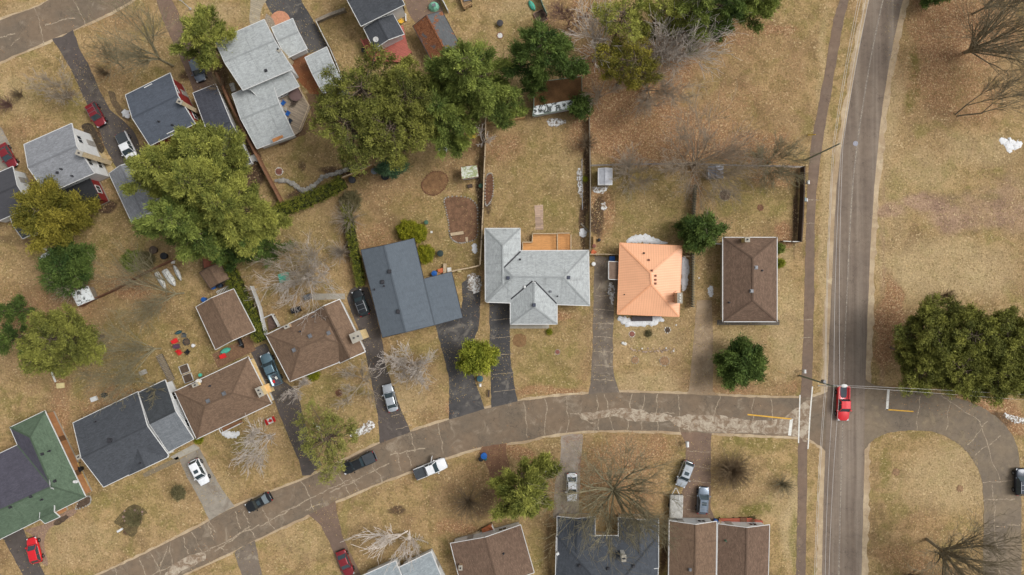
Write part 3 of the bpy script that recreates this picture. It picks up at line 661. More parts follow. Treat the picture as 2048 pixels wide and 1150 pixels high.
    def chimney(s, px, py, top, sz=(.9, .6), rz=0, mat=brick, z0=0, flues=1, name='chimney'):
        p = P(px, py, top); q = MB(); q.box((p.x, p.y, (top+z0)/2-.05), (sz[0], sz[1], top-z0-.1), rz)
        c = q.build(name, mat, s.root); q = MB(); q.box((p.x, p.y, top-.03), (sz[0]+.12, sz[1]+.12, .1), rz); q.build('chimney_cap', concrete, c)
        cr_, sr = math.cos(rz), math.sin(rz)
        for i in range(flues):
            t = ((i+.5)/flues-.5)*sz[0]*.85; q = MB(); q.tube((p.x+cr_*t, p.y+sr*t, top), (p.x+cr_*t, p.y+sr*t, top+.22), .14, .12, 8); q.build('flue', darkv if flues < 3 else offwhite, c)
        return s
    def dish(s, px, py, h, r=.38, tilt=.7):
        p = P(px, py, h); q = MB(); q.lathe((0, 0, 0), [(.02, 0), (r*.6, .05), (r, .16), (r*.97, .17), (r*.55, .07)], 16)
        M = Matrix.Translation(p) @ Matrix.Rotation(R(40), 4, 'X') @ Matrix.Rotation(R(20), 4, 'Y')
        q.v = [tuple(M @ Vector(v)) for v in q.v]; d = q.build('satellite_dish', white, s.root, smooth=True)
        q = MB(); q.tube(p, p-Vector((0, 0, .6)), .03, .03, 6); q.tube(p, M @ Vector((0, -.1, .5)), .015, .015, 6); q.build('dish_arm', greyp, d)
        return s
    def add(s, name, mb, mat): mb.build(name, mat, s.root); return s
G = 'houses of the neighbourhood'; GS = 'garages and sheds in the back yards'
sh_lg = shingle('light_grey_shingle', (168, 172, 172), .13, .5, (120, 122, 120)); sh_mg = shingle('mid_grey_shingle', (134, 136, 140), .14, .2)
sh_bg = shingle('blue_grey_shingle', (84, 90, 100), .1, .18, (100, 106, 116)); sh_sl = shingle('slate_shingle', (96, 104, 112), .07, .3, (74, 78, 86)); sh_dk = shingle('charcoal_shingle', (74, 77, 82), .14, .25)
sh_br = shingle('brown_shingle', (116, 95, 78), .16, .45, (86, 72, 62)); sh_br2 = shingle('red_brown_shingle', (110, 90, 76), .17, .3, (98, 74, 64)); sh_bk = shingle('black_roll_roof', (48, 49, 51), .08, .2)
sh_gn = shingle('green_shingle', (86, 102, 84), .14, .4, (106, 120, 102)); sh_lf = shingle('leaf_strewn_shingle', (92, 92, 94), .1, .1, None, leaves=.8); sh_lf2 = shingle('partly_leafy_shingle', (94, 96, 98), .1, .1, None, leaves=.28)
sh_or = shingle('orange_metal', (228, 170, 132), seam=True); sh_st = shingle('dark_ribbed_metal', (74, 74, 78), .06, .1, rows=1)
sd_w = siding('white_siding', (214, 216, 216)); sd_r = siding('red_siding', (132, 34, 34)); sd_b = siding('beige_siding', (196, 178, 148)); sd_g = siding('grey_siding', (168, 170, 170)); sd_br = plain('brick_wall', (140, 92, 74), .85, .15, 6, fine=.2)
A = lambda dx, dy: math.atan2(-dy, dx)      # heading of a pixel direction

h = House('house', 'two-storey house with mid grey shingle roof, white gable wall and tall beige chimney', 'house',
      [gable((48,289),(143,247),(188,346),(93,388),5.3,6.9)], sh_mg, sd_w, G, wins=2)
h.vent([(115,345)], darkv, .3).pipe([(123,338),(145,352)]).chimney(158, 306, 7.8, (1.0, .7), A(50,20), beige)
House('extension', 'flat black-roofed extension with red walls behind the grey-roofed two-storey house', 'extension', [shed((120,378),(176,352),(200,399),(145,425),3.1,2.9)], sh_bk, sd_r, G, over=.12, trim=darkv, door=False)
h = House('house', 'split-level house with dark blue-grey roof and deep red gable wall by the white pickup', 'house',
      [gable((251,190),(340,146),(390,247),(300,291),4.6,6.2)], sh_bg, sd_r, G, wins=2)
h.pipe([(318,243),(345,250)]).chimney(359, 203, 7.0, (.8, .6), A(40,20), beige)
House('carport', 'long dark-roofed carport between the blue-grey-roofed house and the brown board fence', 'carport',
      [gable((503,325),(455,346),(386,186),(431,168),2.6,3.7)], shingle('dark_carport_shingle', (70, 72, 80), .12, .3, (104, 108, 116)), sd_w, GS, door=False)
h = House('house', 'large light grey-roofed house with a two-storey block, lower wing and back deck', 'house',
      [gable((430,82),(528,39),(585,138),(486,180),5.2,6.9), gable((464,188),(541,155),(588,270),(514,297),2.8,4.3), shed((500,178),(578,138),(598,172),(530,206),4.0,2.75)], sh_lg, sd_w, G, wins=2)
h.vent([(532,141)], darkv, .35, .4).chimney(556, 98, 6.4, (.8, .6), A(20,12), beige)
for a in ((551, 279), (560, 274)):
    q = MB(); p = h.on(*a); q.box((p.x, p.y, p.z+.05), (1.0, .55, .05), A(36,-15)); h.add('roof_hatch', q, plain('wood_patch', (170, 116, 70), .8, .1))
House('carport', 'square light grey-roofed carport attached right of the large two-storey house', 'carport', [gable((543,55),(585,37),(614,97),(574,116),2.7,3.5)], sh_lg, sd_w, GS, door=False, wins=False)
House('garage', 'long light grey-roofed garage at the end of the black driveway near the top', 'garage', [gable((687,168),(646,187),(610,115),(653,94),2.5,3.4)], sh_lg, sd_w, GS)
House('garden_shed', 'low grey metal shed with flat roof beside the long light grey garage', 'shed', [shed((650,197),(690,179),(708,207),(664,225),2.1,1.9)], plain('zinc_roof', (138, 142, 140), .5, .1, 2), sd_g, GS, wins=False, trim=greyp, over=.08)
h = House('house', 'two-storey white house with dark shingle roof cut off by the top edge', 'house',
      [gable((722,52),(809,9),(766,-74),(679,-31),5.2,6.8)], sh_dk, sd_w, G, wins=2)
h = House('house_wing', 'low wing with dark roof and a row of small red-framed windows above the red deck', 'house wing', [gable((748,98),(727,56),(786,28),(808,68),3.5,4.3)], sh_dk, sd_w, G, wins=False, door=False)
for k in range(6):
    p = P(757.5+k*8.7, 91.5-k*4.1, 2.2); a = A(60,-29); w = MB(); w.box((p.x, p.y, p.z), (.55, .12, .6), a); wo = w.build('window', redp, h.root); w = MB(); w.box((p.x+.03, p.y-.05, p.z), (.36, .1, .42), a); w.build('pane', pane_m, wo)
h.dish(751, 78, 4.5, .45)
h = House('garage', 'garage under rust-coloured fallen leaves beside the brown driveway near the top', 'garage', [gable((875,141),(826,52),(884,22),(931,112),2.6,3.9)], [sh_lf, sh_lf2], sd_w, GS, trim=darkv, mats2=[1])
House('house', 'house with dark ribbed metal roof at the left edge of the photo', 'house', [gable((-55,368),(25,333),(62,413),(-18,448),3.2,4.3)], sh_st, sd_w, G, wins=2).chimney(-30, 390, 5.2, z0=3)
House('porch_wing', 'small dark shingled porch wing below the ribbed metal roof at the left edge', 'porch', [gable((70,466),(45,477),(18,425),(43,412),2.6,3.3)], sh_dk, sd_w, GS, door=False)
h = House('garage', 'grey shingled garage half covered by the big pine, beside the worn concrete path', 'garage', [gable((263,444),(218,347),(276,320),(322,418),2.5,3.5)], sh_mg, sd_w, GS)
# dark L-shaped house: main block with a wing that carries the same slope on
e, r_ = 2.8, 4.3
T0, T1, B1, B0 = P(722,500,e), P(828,477,3.3), P(869,650,3.3), P(765,675,e); RT, RB = P(768,491,r_), P(811,664,r_)
I1, W1, W2 = P(847,558,3.3), P(903,544,2.7), P(925,635,2.7)
h = House('house', 'dark slate grey L-shaped house with two round topiary shrubs behind it', 'house', [[up([T0, B0, RB, RT]), up([RT, RB, B1, I1, T1]), up([I1, B1, W2, W1])]], sh_sl, sd_b, G, trim=darkv, capmat=sh_sl)
h.vent([(779,543),(765,564)], darkv, .5).vent([(797,623)], darkv, .55).pipe([(749,579),(768,572)])
w = MB()
for t in range(3):
    p = P(810+t*7, 660-t*1.6, 2.9); w.tube(p, p+Vector((0, 0, .12)), .14, .14, 10)
p = P(817,659,2.8); w.box(p, (2.6, .8, .06), A(24,-6)); h.add('porch_light_panel', w, concrete)
h = House('house', 'light grey hip-roofed L-shaped house with a front wing and cedar deck behind, at the centre', 'house',
      [hip((973,502),(1177,501),(1179,611),(973,604),2.9,4.7,.5), hip((971,602),(970,457),(1040,457),(1041,602),2.9,4.25,.5),
       gable((1114,565),(1114,648),(1021,648),(1021,565),2.9,4.5,(0,.42))], sh_lg, sd_w, G, fas=.11)
h.vent([(1016,556),(1137,555),(1068,610)], plain('vent_slate', (66, 70, 84), .5), .45).vent([(1101,583)], galv, .3).pipe([(1115,592),(1040,519)])
p = h.on(1049,574); w = MB(); w.lathe((p.x, p.y, p.z), [(.2, 0), (.22, .2), (.1, .35)], 12); h.add('roof_turbine', w, white)
for a, b in (((1008,535),(1041,503)), ((1022,598),(1065,562)), ((1069,562),(1113,607))):
    w = MB(); p1, p2 = h.on(*a), h.on(*b); w.bar(p1+Vector((0,0,.03)), p2+Vector((0,0,.03)), .22, .05); h.add('valley_flashing', w, darkv)
e, r_ = 2.9, 4.6
c0, c1, c2, c3 = P(1240,486,e), P(1364,492,e), P(1358,633,e), P(1235,628,e); R0, R1 = P(1301,546,r_), P(1303,569,r_)
h = House('house', 'bright orange metal hip-roofed house with snow along three sides', 'house', [[up([c0, c1, R0]), up([c1, c2, R1, R0]), up([c2, c3, R1]), up([c3, c0, R0, R1])]], sh_or, sd_br, G,
          trim=plain('orange_trim', (218, 156, 116), .5, .05), over=.5, capmat=plain('orange_cap', (220, 158, 118), .45, .05))
vm = plain('brown_vent', (120, 72, 56), .5); h.vent([(1297.6,520),(1304,541),(1311,551.5),(1311,559.5),(1311,567)], vm, .26).pipe([(1288,506.5),(1248,589)], plain('black_pipe', (40, 36, 34), .6))
h.chimney(1360, 596, 5.6, (1.6, .7), math.pi/2, brick, 0, 3)
w = MB(); p = h.on(1350,594)
for a, b in (((0, 0), (-.9, .5)), ((-.9, .5), (0, 1)), ((0, -1), (-.9, -.5))): w.bar(p+Vector((a[0]+.2, a[1], .15)), p+Vector((b[0]+.2, b[1], .25)), .06, .06)
h.add('snow_guard', w, plain('rust_red', (140, 70, 48), .6))
House('side_porch', 'small brown-roofed side porch against the left wall of the orange-roofed house', 'porch', [shed((1218,523),(1237,524),(1237,559),(1218,558),2.3,2.3)], shingle('taupe_shingle', (124, 104, 90), .1), sd_w, GS, wins=False, over=.1)
e, r_ = 2.9, 4.8
c0, c1, c2, c3 = P(1446,475,e), P(1554,475,e), P(1554,643,e), P(1446,643,e); R0, R1 = P(1506,516,r_), P(1506,601,r_)
h = House('house', 'brown hip-roofed house nearest the main road with a small yellow brick chimney', 'house', [[up([c0, c1, R0]), up([c1, c2, R1, R0]), up([c2, c3, R1]), up([c3, c0, R0, R1])]], sh_br2, sd_b, G, over=.55, fas=.11)
h.vent([(1512,535),(1503,582)], galv, .45).pipe([(1524,541),(1458,605)]).chimney(1495, 479, 5.2, (.7, .7), 0, plain('yellow_brick', (190, 170, 116), .85, .15, 6, fine=.2), 2)
h = House('house', 'brown hip-roofed house right of the tall hedge, with one cream chimney box at its edge', 'house',
      [hip((532,670),(679,599),(730,704),(580,763),2.9,4.7,.5), gable((680,726),(628,624),(679,599),(730,703),2.95,4.6,(0,.0))], sh_br, sd_w, G, fas=.11, wins=2)
h.vent([(620,672),(657,666),(588,700)], galv, .5, .45).pipe([(600,663),(626,633)], darkv).chimney(712, 674, 5.0, (1.7, 1.5), A(14,-6), plain('cream_box', (214, 190, 142), .7, .1), 0, 2).chimney(573, 653, 4.3, (.8, .5), A(14,-6), brick, 2)
House('garage', 'brown gable-roofed garage beside the tall green hedge on the left', 'garage', [gable((431,699),(392,614),(467,578),(510,661),2.6,3.9)], sh_br, sd_w, GS)
House('garden_shed', 'brown-roofed shed with overhanging roof between the big pine and the garage', 'shed', [gable((421,577),(399,545),(440,526),(458,557),2.3,3.0)], sh_br, darkwood, GS, trim=darkwood, wins=False, over=.25)
House('garden_shed', 'small reddish shed mostly hidden under the lower side of the big pine', 'shed', [shed((403,505),(428,500),(434,530),(408,536),2.3,2.1)], plain('rusty_roof', (128, 76, 58), .8, .15, 2, fine=.15), darkwood, GS, trim=darkwood, wins=False, over=.2)
h = House('house', 'brown hip-roofed house with two wooden chimney boxes and a flag on its front lawn', 'house', [hip((349,783),(496,714),(543,807),(393,878),2.9,4.6,.5)], sh_br, sd_w, G, fas=.11, wins=2)
h.vent([(448,787),(416,802)], galv, .5, .45).pipe([(420,772)], darkv).chimney(519, 784, 5.0, (1.5, .8), A(9,18), plain('cream_box', (214, 190, 142), .7, .1), 0, 2).chimney(390, 770, 4.2, (.9, .5), A(14,-6), plain('cream_box', (214, 190, 142)), 2)
h.dish(397, 761, 3.6, .5)
q = MB(); a, b = P(503,719,2.3), P(541,802,2.3); q.bar(a, b, .75, .08); h.add('side_awning', q, plain('beige_panel', (196, 168, 118), .7, .1))
q = MB(); p = P(531,779,2.9); q.box(p, (1.4, 1.6, .2), A(9,18)); h.add('chimney_shelf', q, plain('ply_panel', (206, 168, 112), .7, .1))
h = House('house', 'house with dark charcoal gable roof and a small front gable, left of the flag lawn', 'house',
      [gable((146,846),(275,784),(337,911),(207,974),3.2,5.0), gable((257,951),(240,906),(316,872),(336,914),3.2,4.15)], sh_dk, sd_w, G, wins=2)
h.vent([(220,881)], darkv, .6).pipe([(192,843),(281,926)]).chimney(157, 914, 4.6, (.7, .6), A(20,-9), plain('white_brick', (206, 196, 188), .8, .15), 0)
House('house_extension', 'dark roofed extension with one pale slope joined to the charcoal gable house', 'extension', [gable((337,904),(387,878),(330,760),(277,785),2.9,4.2)], [shingle('weathered_dark_shingle', (66, 69, 72), .14, .3), shingle('weathered_pale_shingle', (112, 116, 120), .14, .5, (76, 80, 84))], sd_w, G, wins=1, door=False, mats2=[0])
e, r_ = 2.7, 4.3
Av, Bv, Cv, Dv = P(20,855,e), P(89,822,e), P(171,994,e), P(-70,1113,e); I, I2 = P(35,890,e), P(-70,940,e); R1, R2, R3 = P(60,874,r_), P(103,973,r_), P(-70,1052,r_)
h = House('house', 'L-shaped house with green outer slopes and dark inner slopes at the bottom left', 'house',
      [[up([Av, Bv, R1]), up([Bv, Cv, R2, R1]), up([Cv, Dv, R3, R2]), up([Av, R1, R2, I]), up([I, R2, R3, I2])], gable((119,1034),(90,1047),(80,1022),(108,1008),3.0,3.7)], [sh_gn, shingle('dark_plum_shingle', (80, 78, 88), .12)], boards('cedar_wall', (168, 120, 80), 1.1, .16, .15), G, mats2=[3, 4], wins=False)
h.vent([(85,908),(110,962),(62,993),(21,1014)], darkv, .35, .4).pipe([(99,902),(84,999)]).dish(151, 962, 3.2, .4)
q = MB(); a, b, c_, d = h.on(94,946), h.on(101,976), h.on(109,979), h.on(101,964)
for v in (a, b, c_, d): v.z += .09
q.add([a, b, c_, d], [(0, 1, 2, 3), (3, 2, 1, 0)]); h.add('ridge_flashing', q, white)
h = House('house', 'pale grey-roofed house at the bottom edge beside the white birch', 'house', [gable((796,1136),(862,1104),(918,1215),(850,1247),3.0,4.5,(0,0)), gable((722,1153),(791,1122),(845,1230),(776,1261),3.0,4.4)], shingle('pale_blue_grey_shingle', (150, 158, 162), .12, .4, (112, 118, 124)), sd_w, G, fas=.13)
h = House('house', 'brown gable-roofed house at the bottom edge with a cluttered front porch', 'house', [gable((925,1182),(901,1087),(1041,1050),(1068,1145),3.0,4.4)], sh_br2, sd_w, G)
h.pipe([(1007,1107)], darkv).chimney(921, 1136, 4.2, (.5, .7), 0, brick, 0)
h = House('house', 'U-shaped house with near-black roof below the large bare tree', 'house',
      [hip((1113,1071),(1317,1072),(1315,1215),(1110,1215),2.9,5.2,.5), gable((1190,1136),(1190,1034),(1114.5,1033),(1114.5,1136),2.95,3.9,(0,0)), gable((1317,1136),(1317,1037),(1237,1035),(1237,1136),2.95,3.9,(0,0))], shingle('night_shingle', (72, 76, 82), .16, .2, (56, 58, 64)), sd_b, G)
h.chimney(1248, 1117, 5.9, (.6, 1.0), 0, offwhite, 3, 2).vent([(1159,1131),(1216,1137),(1267,1132)], darkv, .4)
q = MB(); p = P(1115,1107,3.3); q.box(p, (.45, .4, .5), .5); h.add('antenna_box', q, white)
h = House('house', 'brown gable house at the bottom edge behind the folded camping trailer', 'house', [gable((1337,1215),(1339,1042),(1433,1043),(1431,1215),2.9,4.5)], sh_br, sd_w, G); h.vent([(1380,1139)], galv, .4)
h = House('house', 'red-brown gable house at the bottom edge with a red front deck', 'house', [gable((1433,1215),(1436,1048),(1539,1050),(1535,1215),2.9,4.4)], sh_br2, sd_w, G)
h.pipe([(1451,1081)], greenp)
# small sheds
h = House('garden_shed', 'small white roofed shed in the corner of the yard behind the orange roof', 'shed', [gable((1197,369),(1197,337),(1224,337),(1224,369),2.2,2.6)], plain('pale_metal_roof', (176, 178, 184), .5, .1), sd_w, GS, wins=False, over=.1, found=False)
h = House('garden_shed', 'small grey metal shed beside the big bare tree along the back fence', 'shed', [gable((1417,356),(1417,333),(1446,333),(1446,356),2.1,2.6)], plain('grey_metal_roof', (136, 138, 146), .5, .1), sd_g, GS, wins=False, over=.08, found=False, trim=greyp)
mossy = N('mossy_panels'); mf = mossy.noise(1.1, 5, .7, dist=1)
mossy_m = mossy.done(mossy.mix(mossy.ramp(mf, .45, .56), lin(206, 208, 196), lin(150, 158, 112)), .8)
h = House('garden_shed', 'small pale shed with green moss streaks and a cluttered doorstep beside the long fence', 'shed', [gable((924,358),(957,353),(954,330),(922,334),2.2,2.7)], mossy_m, sd_w, GS, wins=False, over=.1, found=False, trim=brownwood)
fl = N('flaking_paint'); ff = fl.noise(.8, 6, .75, dist=1)
flake = fl.done(fl.mix(fl.ramp(ff, .51, .56), lin(214, 218, 218), lin(70, 74, 70)), .8)
h = House('garden_shed', 'long shed with flaking white lower roof and moss-brown upper roof under the pines', 'shed', [[up([P(1066,231,2.3), P(1164,212,2.3), P(1164,198,2.6), P(1068,214,2.6)]), up([P(1068,214,2.6), P(1164,198,2.6), P(1163,153,3.3), P(1070,165,3.3)])]],
          [flake, plain('mossy_brown_roof', (92, 66, 40), .95, .3, .6, fine=.25)], sd_g, GS, wins=False, over=.15, found=False, mats2=[1], trim=plain('green_trim', (120, 136, 122), .7))
h = House('pergola_shed', 'open white-framed lean-to full of clutter against the left back fence', 'shed', [shed((143,586),(175,573),(187,598),(156,611),2.1,1.9)], flake, greywood, GS, wins=False, over=.1, found=False)
# ------------------------------------------------------------------ vegetation
def quads_from(C, U, W):
    """leaf quads: centre C, half-length vector U, half-width vector W"""
    n = len(C); V = np.empty((n, 4, 3)); V[:, 0] = C-U; V[:, 1] = C+W; V[:, 2] = C+U; V[:, 3] = C-W
    return V.reshape(-1, 3), np.arange(n*4).reshape(n, 4)
def tubes_np(seg, n):
    """seg rows: x0 y0 z0 x1 y1 z1 r0 r1"""
    seg = np.asarray(seg, float); p = seg[:, 0:3]; q = seg[:, 3:6]; d = q-p; d /= np.maximum(np.linalg.norm(d, axis=1, keepdims=True), 1e-6)
    ref = np.where(np.abs(d[:, 2:3]) > .8, np.array([[1., 0, 0]]), np.array([[0, 0, 1.]])); a = np.cross(d, ref); a /= np.linalg.norm(a, axis=1, keepdims=True); b = np.cross(d, a)
    V = np.empty((len(seg), 2*n, 3))
    for i in range(n):
        t = 2*math.pi*i/n; o = a*math.cos(t)+b*math.sin(t); V[:, i] = p+o*seg[:, 6:7]; V[:, n+i] = q+o*seg[:, 7:8]
    base = (np.arange(len(seg))*2*n)[:, None]
    F = np.concatenate([base+np.array([[i, (i+1) % n, n+(i+1) % n, n+i]]) for i in range(n)])
    return V.reshape(-1, 3), F
def unit(v): return v/np.maximum(np.linalg.norm(v, axis=1, keepdims=True), 1e-6)
def foliage_mesh(name, C, D, rs, per, rad, ln, wd, flat, mat, parent, cvar, bend=.5):
    """clumps of leaf faces round centres C pointing roughly along D"""
    m = len(C)*per; C2 = np.repeat(C, per, 0); D2 = np.repeat(D, per, 0)
    off = rs.randn(m, 3)*rad*.5; off[:, 2] *= flat
    off += D2*rs.randn(m, 1)*rad*.55
    u = unit(D2*bend+unit(rs.randn(m, 3))*(1-bend)+unit(off)*.4); w = unit(np.cross(u, rs.randn(m, 3)))
    s = rs.uniform(.6, 1.25, (m, 1)); V, F = quads_from(C2+off, u*ln*.5*s, w*wd*.5*s)
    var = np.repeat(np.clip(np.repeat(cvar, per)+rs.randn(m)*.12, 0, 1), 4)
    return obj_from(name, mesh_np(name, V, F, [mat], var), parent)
FOL = {'olive': foliage('olive_needles', (66, 80, 36), (172, 172, 84)), 'green': foliage('green_needles', (56, 76, 36), (150, 160, 78)), 'dark': foliage('dark_needles', (42, 64, 32), (108, 126, 60)),
       'scots': foliage('tufted_needles', (64, 72, 36), (148, 148, 70)), 'gold': foliage('golden_needles', (66, 72, 28), (150, 138, 56)), 'lime': foliage('lime_needles', (92, 108, 34), (162, 162, 60)),
       'hedge': foliage('hedge_leaves', (76, 88, 34), (136, 136, 52)), 'topiary': foliage('topiary_leaves', (84, 98, 26), (160, 156, 44)), 'blue': foliage('blue_green_needles', (56, 82, 60), (96, 122, 84)),
       'pale': foliage('pale_yellow_buds', (108, 112, 54), (156, 152, 84)), 'dull': foliage('dull_leaves', (88, 86, 58), (132, 122, 88))}
def evergreen(px, py, rpx, h, kind, label, style='white', name='pine_tree', dens=1., shape=None, group='evergreen trees between the houses', seed=None, frac=.55):
    """px, py: where the middle of the crown shows; rpx its radius in pixels"""
    rs = np.random.RandomState(seed if seed is not None else int(px*7+py*13) % 99991)
    hm = h*frac; base = P(px, py, hm); base.z = 0; Rr = rpx/S*(1-hm/H)
    t = thing(name, label, 'tree', base, group=group)
    z0 = h*(.12 if style in ('round', 'dense') else .3 if style == 'white' else .5)
    seg = []; C = []; D = []; cv = []
    nt_ = 8; pts = np.zeros((nt_+1, 3)); pts[:, 2] = np.linspace(0, h*.97, nt_+1); pts[1:, :2] += np.cumsum(rs.randn(nt_, 2)*.12, 0); rb = .018*h+.05
    trunk = [list(pts[i])+list(pts[i+1])+[rb*(1-i/nt_)+.02, rb*(1-(i+1)/nt_)+.02] for i in range(nt_)]
    ph = rs.uniform(0, 6.28, 4); la = 1.5 if style in ('white', 'scots') else .7; lobes = lambda a: 1+la*(.10*math.sin(2*a+ph[0])+.09*math.sin(3*a+ph[1])+.08*math.sin(5*a+ph[2])+.06*math.sin(9*a+ph[3]))
    nl = int((34 if style == 'scots' else 50)*dens*max(.55, min(1.7, Rr/5)))
    for i in range(nl):
        u = (i+rs.uniform(0, 1))/nl; z = z0+(h*.98-z0)*u; a = i*2.399963+rs.uniform(-.4, .4)
        if style == 'white': f = (1-u)**.62*(.72+.28*min(1, u*3+.4))+.06
        elif style == 'scots': f = math.sqrt(max(0, 1-((u-.28)/.76)**2))*.98+.05
        elif style == 'round': f = math.sqrt(max(0, 1-((u-.35)/.68)**2))
        else: f = (1-u)**.8*1.02+.03
        L = Rr*f*lobes(a)*rs.uniform(.68, 1.15)
        if L < .3: L = .3
        ti = u*.97*nt_; b = pts[0]*0; b[:2] = np.array([np.interp(z, pts[:, 2], pts[:, k]) for k in (0, 1)]); b[2] = z
        rise = rs.uniform(.05, .35) if style != 'scots' else rs.uniform(.1, .55)
        d = np.array([math.cos(a), math.sin(a), rise]); d /= np.linalg.norm(d); ns = max(3, int(L/1.1)); p = b; rr = min(.14, .03+.018*L); tipcol = rs.uniform(.0, 1.)
        lp = [p]
        for k in range(ns):
            q = lp[-1]+d*(L/ns)+rs.randn(3)*.05*L/ns*2; q[2] += -.04*L/ns if style == 'dense' else .05*L/ns; lp.append(q); seg.append(list(lp[-2])+list(q)+[rr*(1-k/ns)+.012, rr*(1-(k+1)/ns)+.012])
        lp = np.array(lp)
        if style == 'scots': fr0, dn, sw = .22, 1.7, .5
        else: fr0, dn, sw = .18 if style in ('round', 'dense') else .24, 3.1, .33
        nc = max(3, int(L*dn*dens*(1+L*.30)))
        for j in range(nc):
            f0 = fr0*.3 if u > .8 else fr0; s_ = f0+(1-f0)*math.sqrt(rs.uniform(0, 1)); k = min(ns-1, int(s_*ns)); pt = lp[k]+(lp[k+1]-lp[k])*(s_*ns-k)
            side = rs.choice([-1, 1])*rs.uniform(0, sw)*L*(1.15-s_*.9); n2 = np.array([-d[1], d[0], 0]); fwd = rs.uniform(.1, .5)*abs(side)
            c = pt+n2*side+d*fwd+np.array([0, 0, rs.uniform(-.15, .35)])
            if abs(side) > .35 and j % 2 == 0: seg.append(list(pt)+list(c)+[.028, .012])
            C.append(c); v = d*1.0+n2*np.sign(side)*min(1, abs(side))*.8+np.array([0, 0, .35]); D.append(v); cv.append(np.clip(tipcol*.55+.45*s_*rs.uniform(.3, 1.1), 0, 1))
    C = np.array(C); D = unit(np.array(D)); cv = np.array(cv)
    V, F = tubes_np(trunk, 8); obj_from('trunk', mesh_np('trunk', V, F, [bark_brown], None, True), t)
    V, F = tubes_np(seg, 4); obj_from('limbs', mesh_np('limbs', V, F, [bark_brown]), t)
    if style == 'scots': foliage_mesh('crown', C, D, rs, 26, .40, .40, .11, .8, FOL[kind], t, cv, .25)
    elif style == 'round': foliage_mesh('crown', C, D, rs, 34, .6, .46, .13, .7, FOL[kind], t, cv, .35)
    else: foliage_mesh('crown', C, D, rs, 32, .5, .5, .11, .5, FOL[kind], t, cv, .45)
    return t
def bare(bx, by, h, rpx, label, bark_m=None, name='bare_tree', stems=1, lean=None, twig=1., seed=None, spread=.85, thick=1., cat='tree', group='leafless trees', low=.18, depth=4, tw=1., limbs=0):
    """bx, by: foot of the trunk in pixels; rpx crown radius"""
    rs = random.Random(seed if seed is not None else int(bx*3+by*17)); base = P(bx, by); Rr = rpx/S*(1-.6*h/H)
    t = thing(name, label, cat, base, group=group); T = []; B = []; bark_m = bark_m or bark_grey
    lean = Vector((lean[0]/S, -lean[1]/S, 0)) if lean else Vector((0, 0, 0))
    def grow(p, d, L, r, lev, out):
        ns = 5 if lev < 2 else 4 if lev < 3 else 3; pts = [p]
        for k in range(ns):
            d = (d+Vector((rs.gauss(0, .10), rs.gauss(0, .10), rs.gauss(.02, .07)))).normalized(); q = pts[-1]+d*(L/ns); r1 = r*(1-.55*(k+1)/ns)
            r0 = r*(1-.55*k/ns); out.append((*pts[-1], *q, max(r0, .021*tw), max(r1, .014*tw))); pts.append(q)
            if lev < depth and (k > 0 or lev > 1):
                for _ in range((1 if rs.random() < .9*twig else 0)+(1 if rs.random() < .55 else 0)):
                    ax = d.orthogonal().normalized(); ax.rotate(Matrix.Rotation(rs.uniform(0, 6.28), 3, d)); nd = (d+ax*rs.uniform(.25, .8)+Vector((0, 0, .06))).normalized()
                    grow(q if rs.random() < .6 else pts[-2].lerp(q, rs.random()), nd, L*rs.uniform(.42, .72), r1*.62, lev+1, B)
        return pts[-1], d, r1
    nb = max(3, int(7*min(1.6, Rr/4)))
    for s_ in range(stems):
        o = Vector((rs.uniform(-.3, .3), rs.uniform(-.3, .3), 0)) if stems > 1 else Vector((0, 0, 0)); top = h*(low+.12*rs.random()); d = (Vector((rs.gauss(0, .1), rs.gauss(0, .1), 1))+lean*(1/max(h, 1))*1.0+(o*.9 if stems > 1 else o)).normalized()
        p = o; r = .0135*h*thick/(1 if stems == 1 else 1.6)+.03
        q = p+d*top; T.append((*p, *q, r, r*.8)); n = limbs or max(2, nb//stems if stems < 4 else 2)
        for i in range(n):
            a = 6.283*i/n+rs.uniform(-.5, .5)+s_*1.3; tgt = Vector((math.cos(a)*Rr*rs.uniform(.5, 1), math.sin(a)*Rr*rs.uniform(.5, 1), 0))*spread/.75+lean
            e = Vector((tgt.x, tgt.y, (h-top)*rs.uniform(.45, 1.0))); st = p+d*top*rs.uniform(.75, 1); grow(st, e.normalized(), e.length*rs.uniform(.65, .85), r*.62, 1, T)
    V, F = tubes_np(T, 6); obj_from('trunk', mesh_np('trunk', V, F, [bark_m], None, True), t)
    if B: V, F = tubes_np(B, 3); obj_from('crown', mesh_np('crown', V, F, [bark_m]), t)
    return t
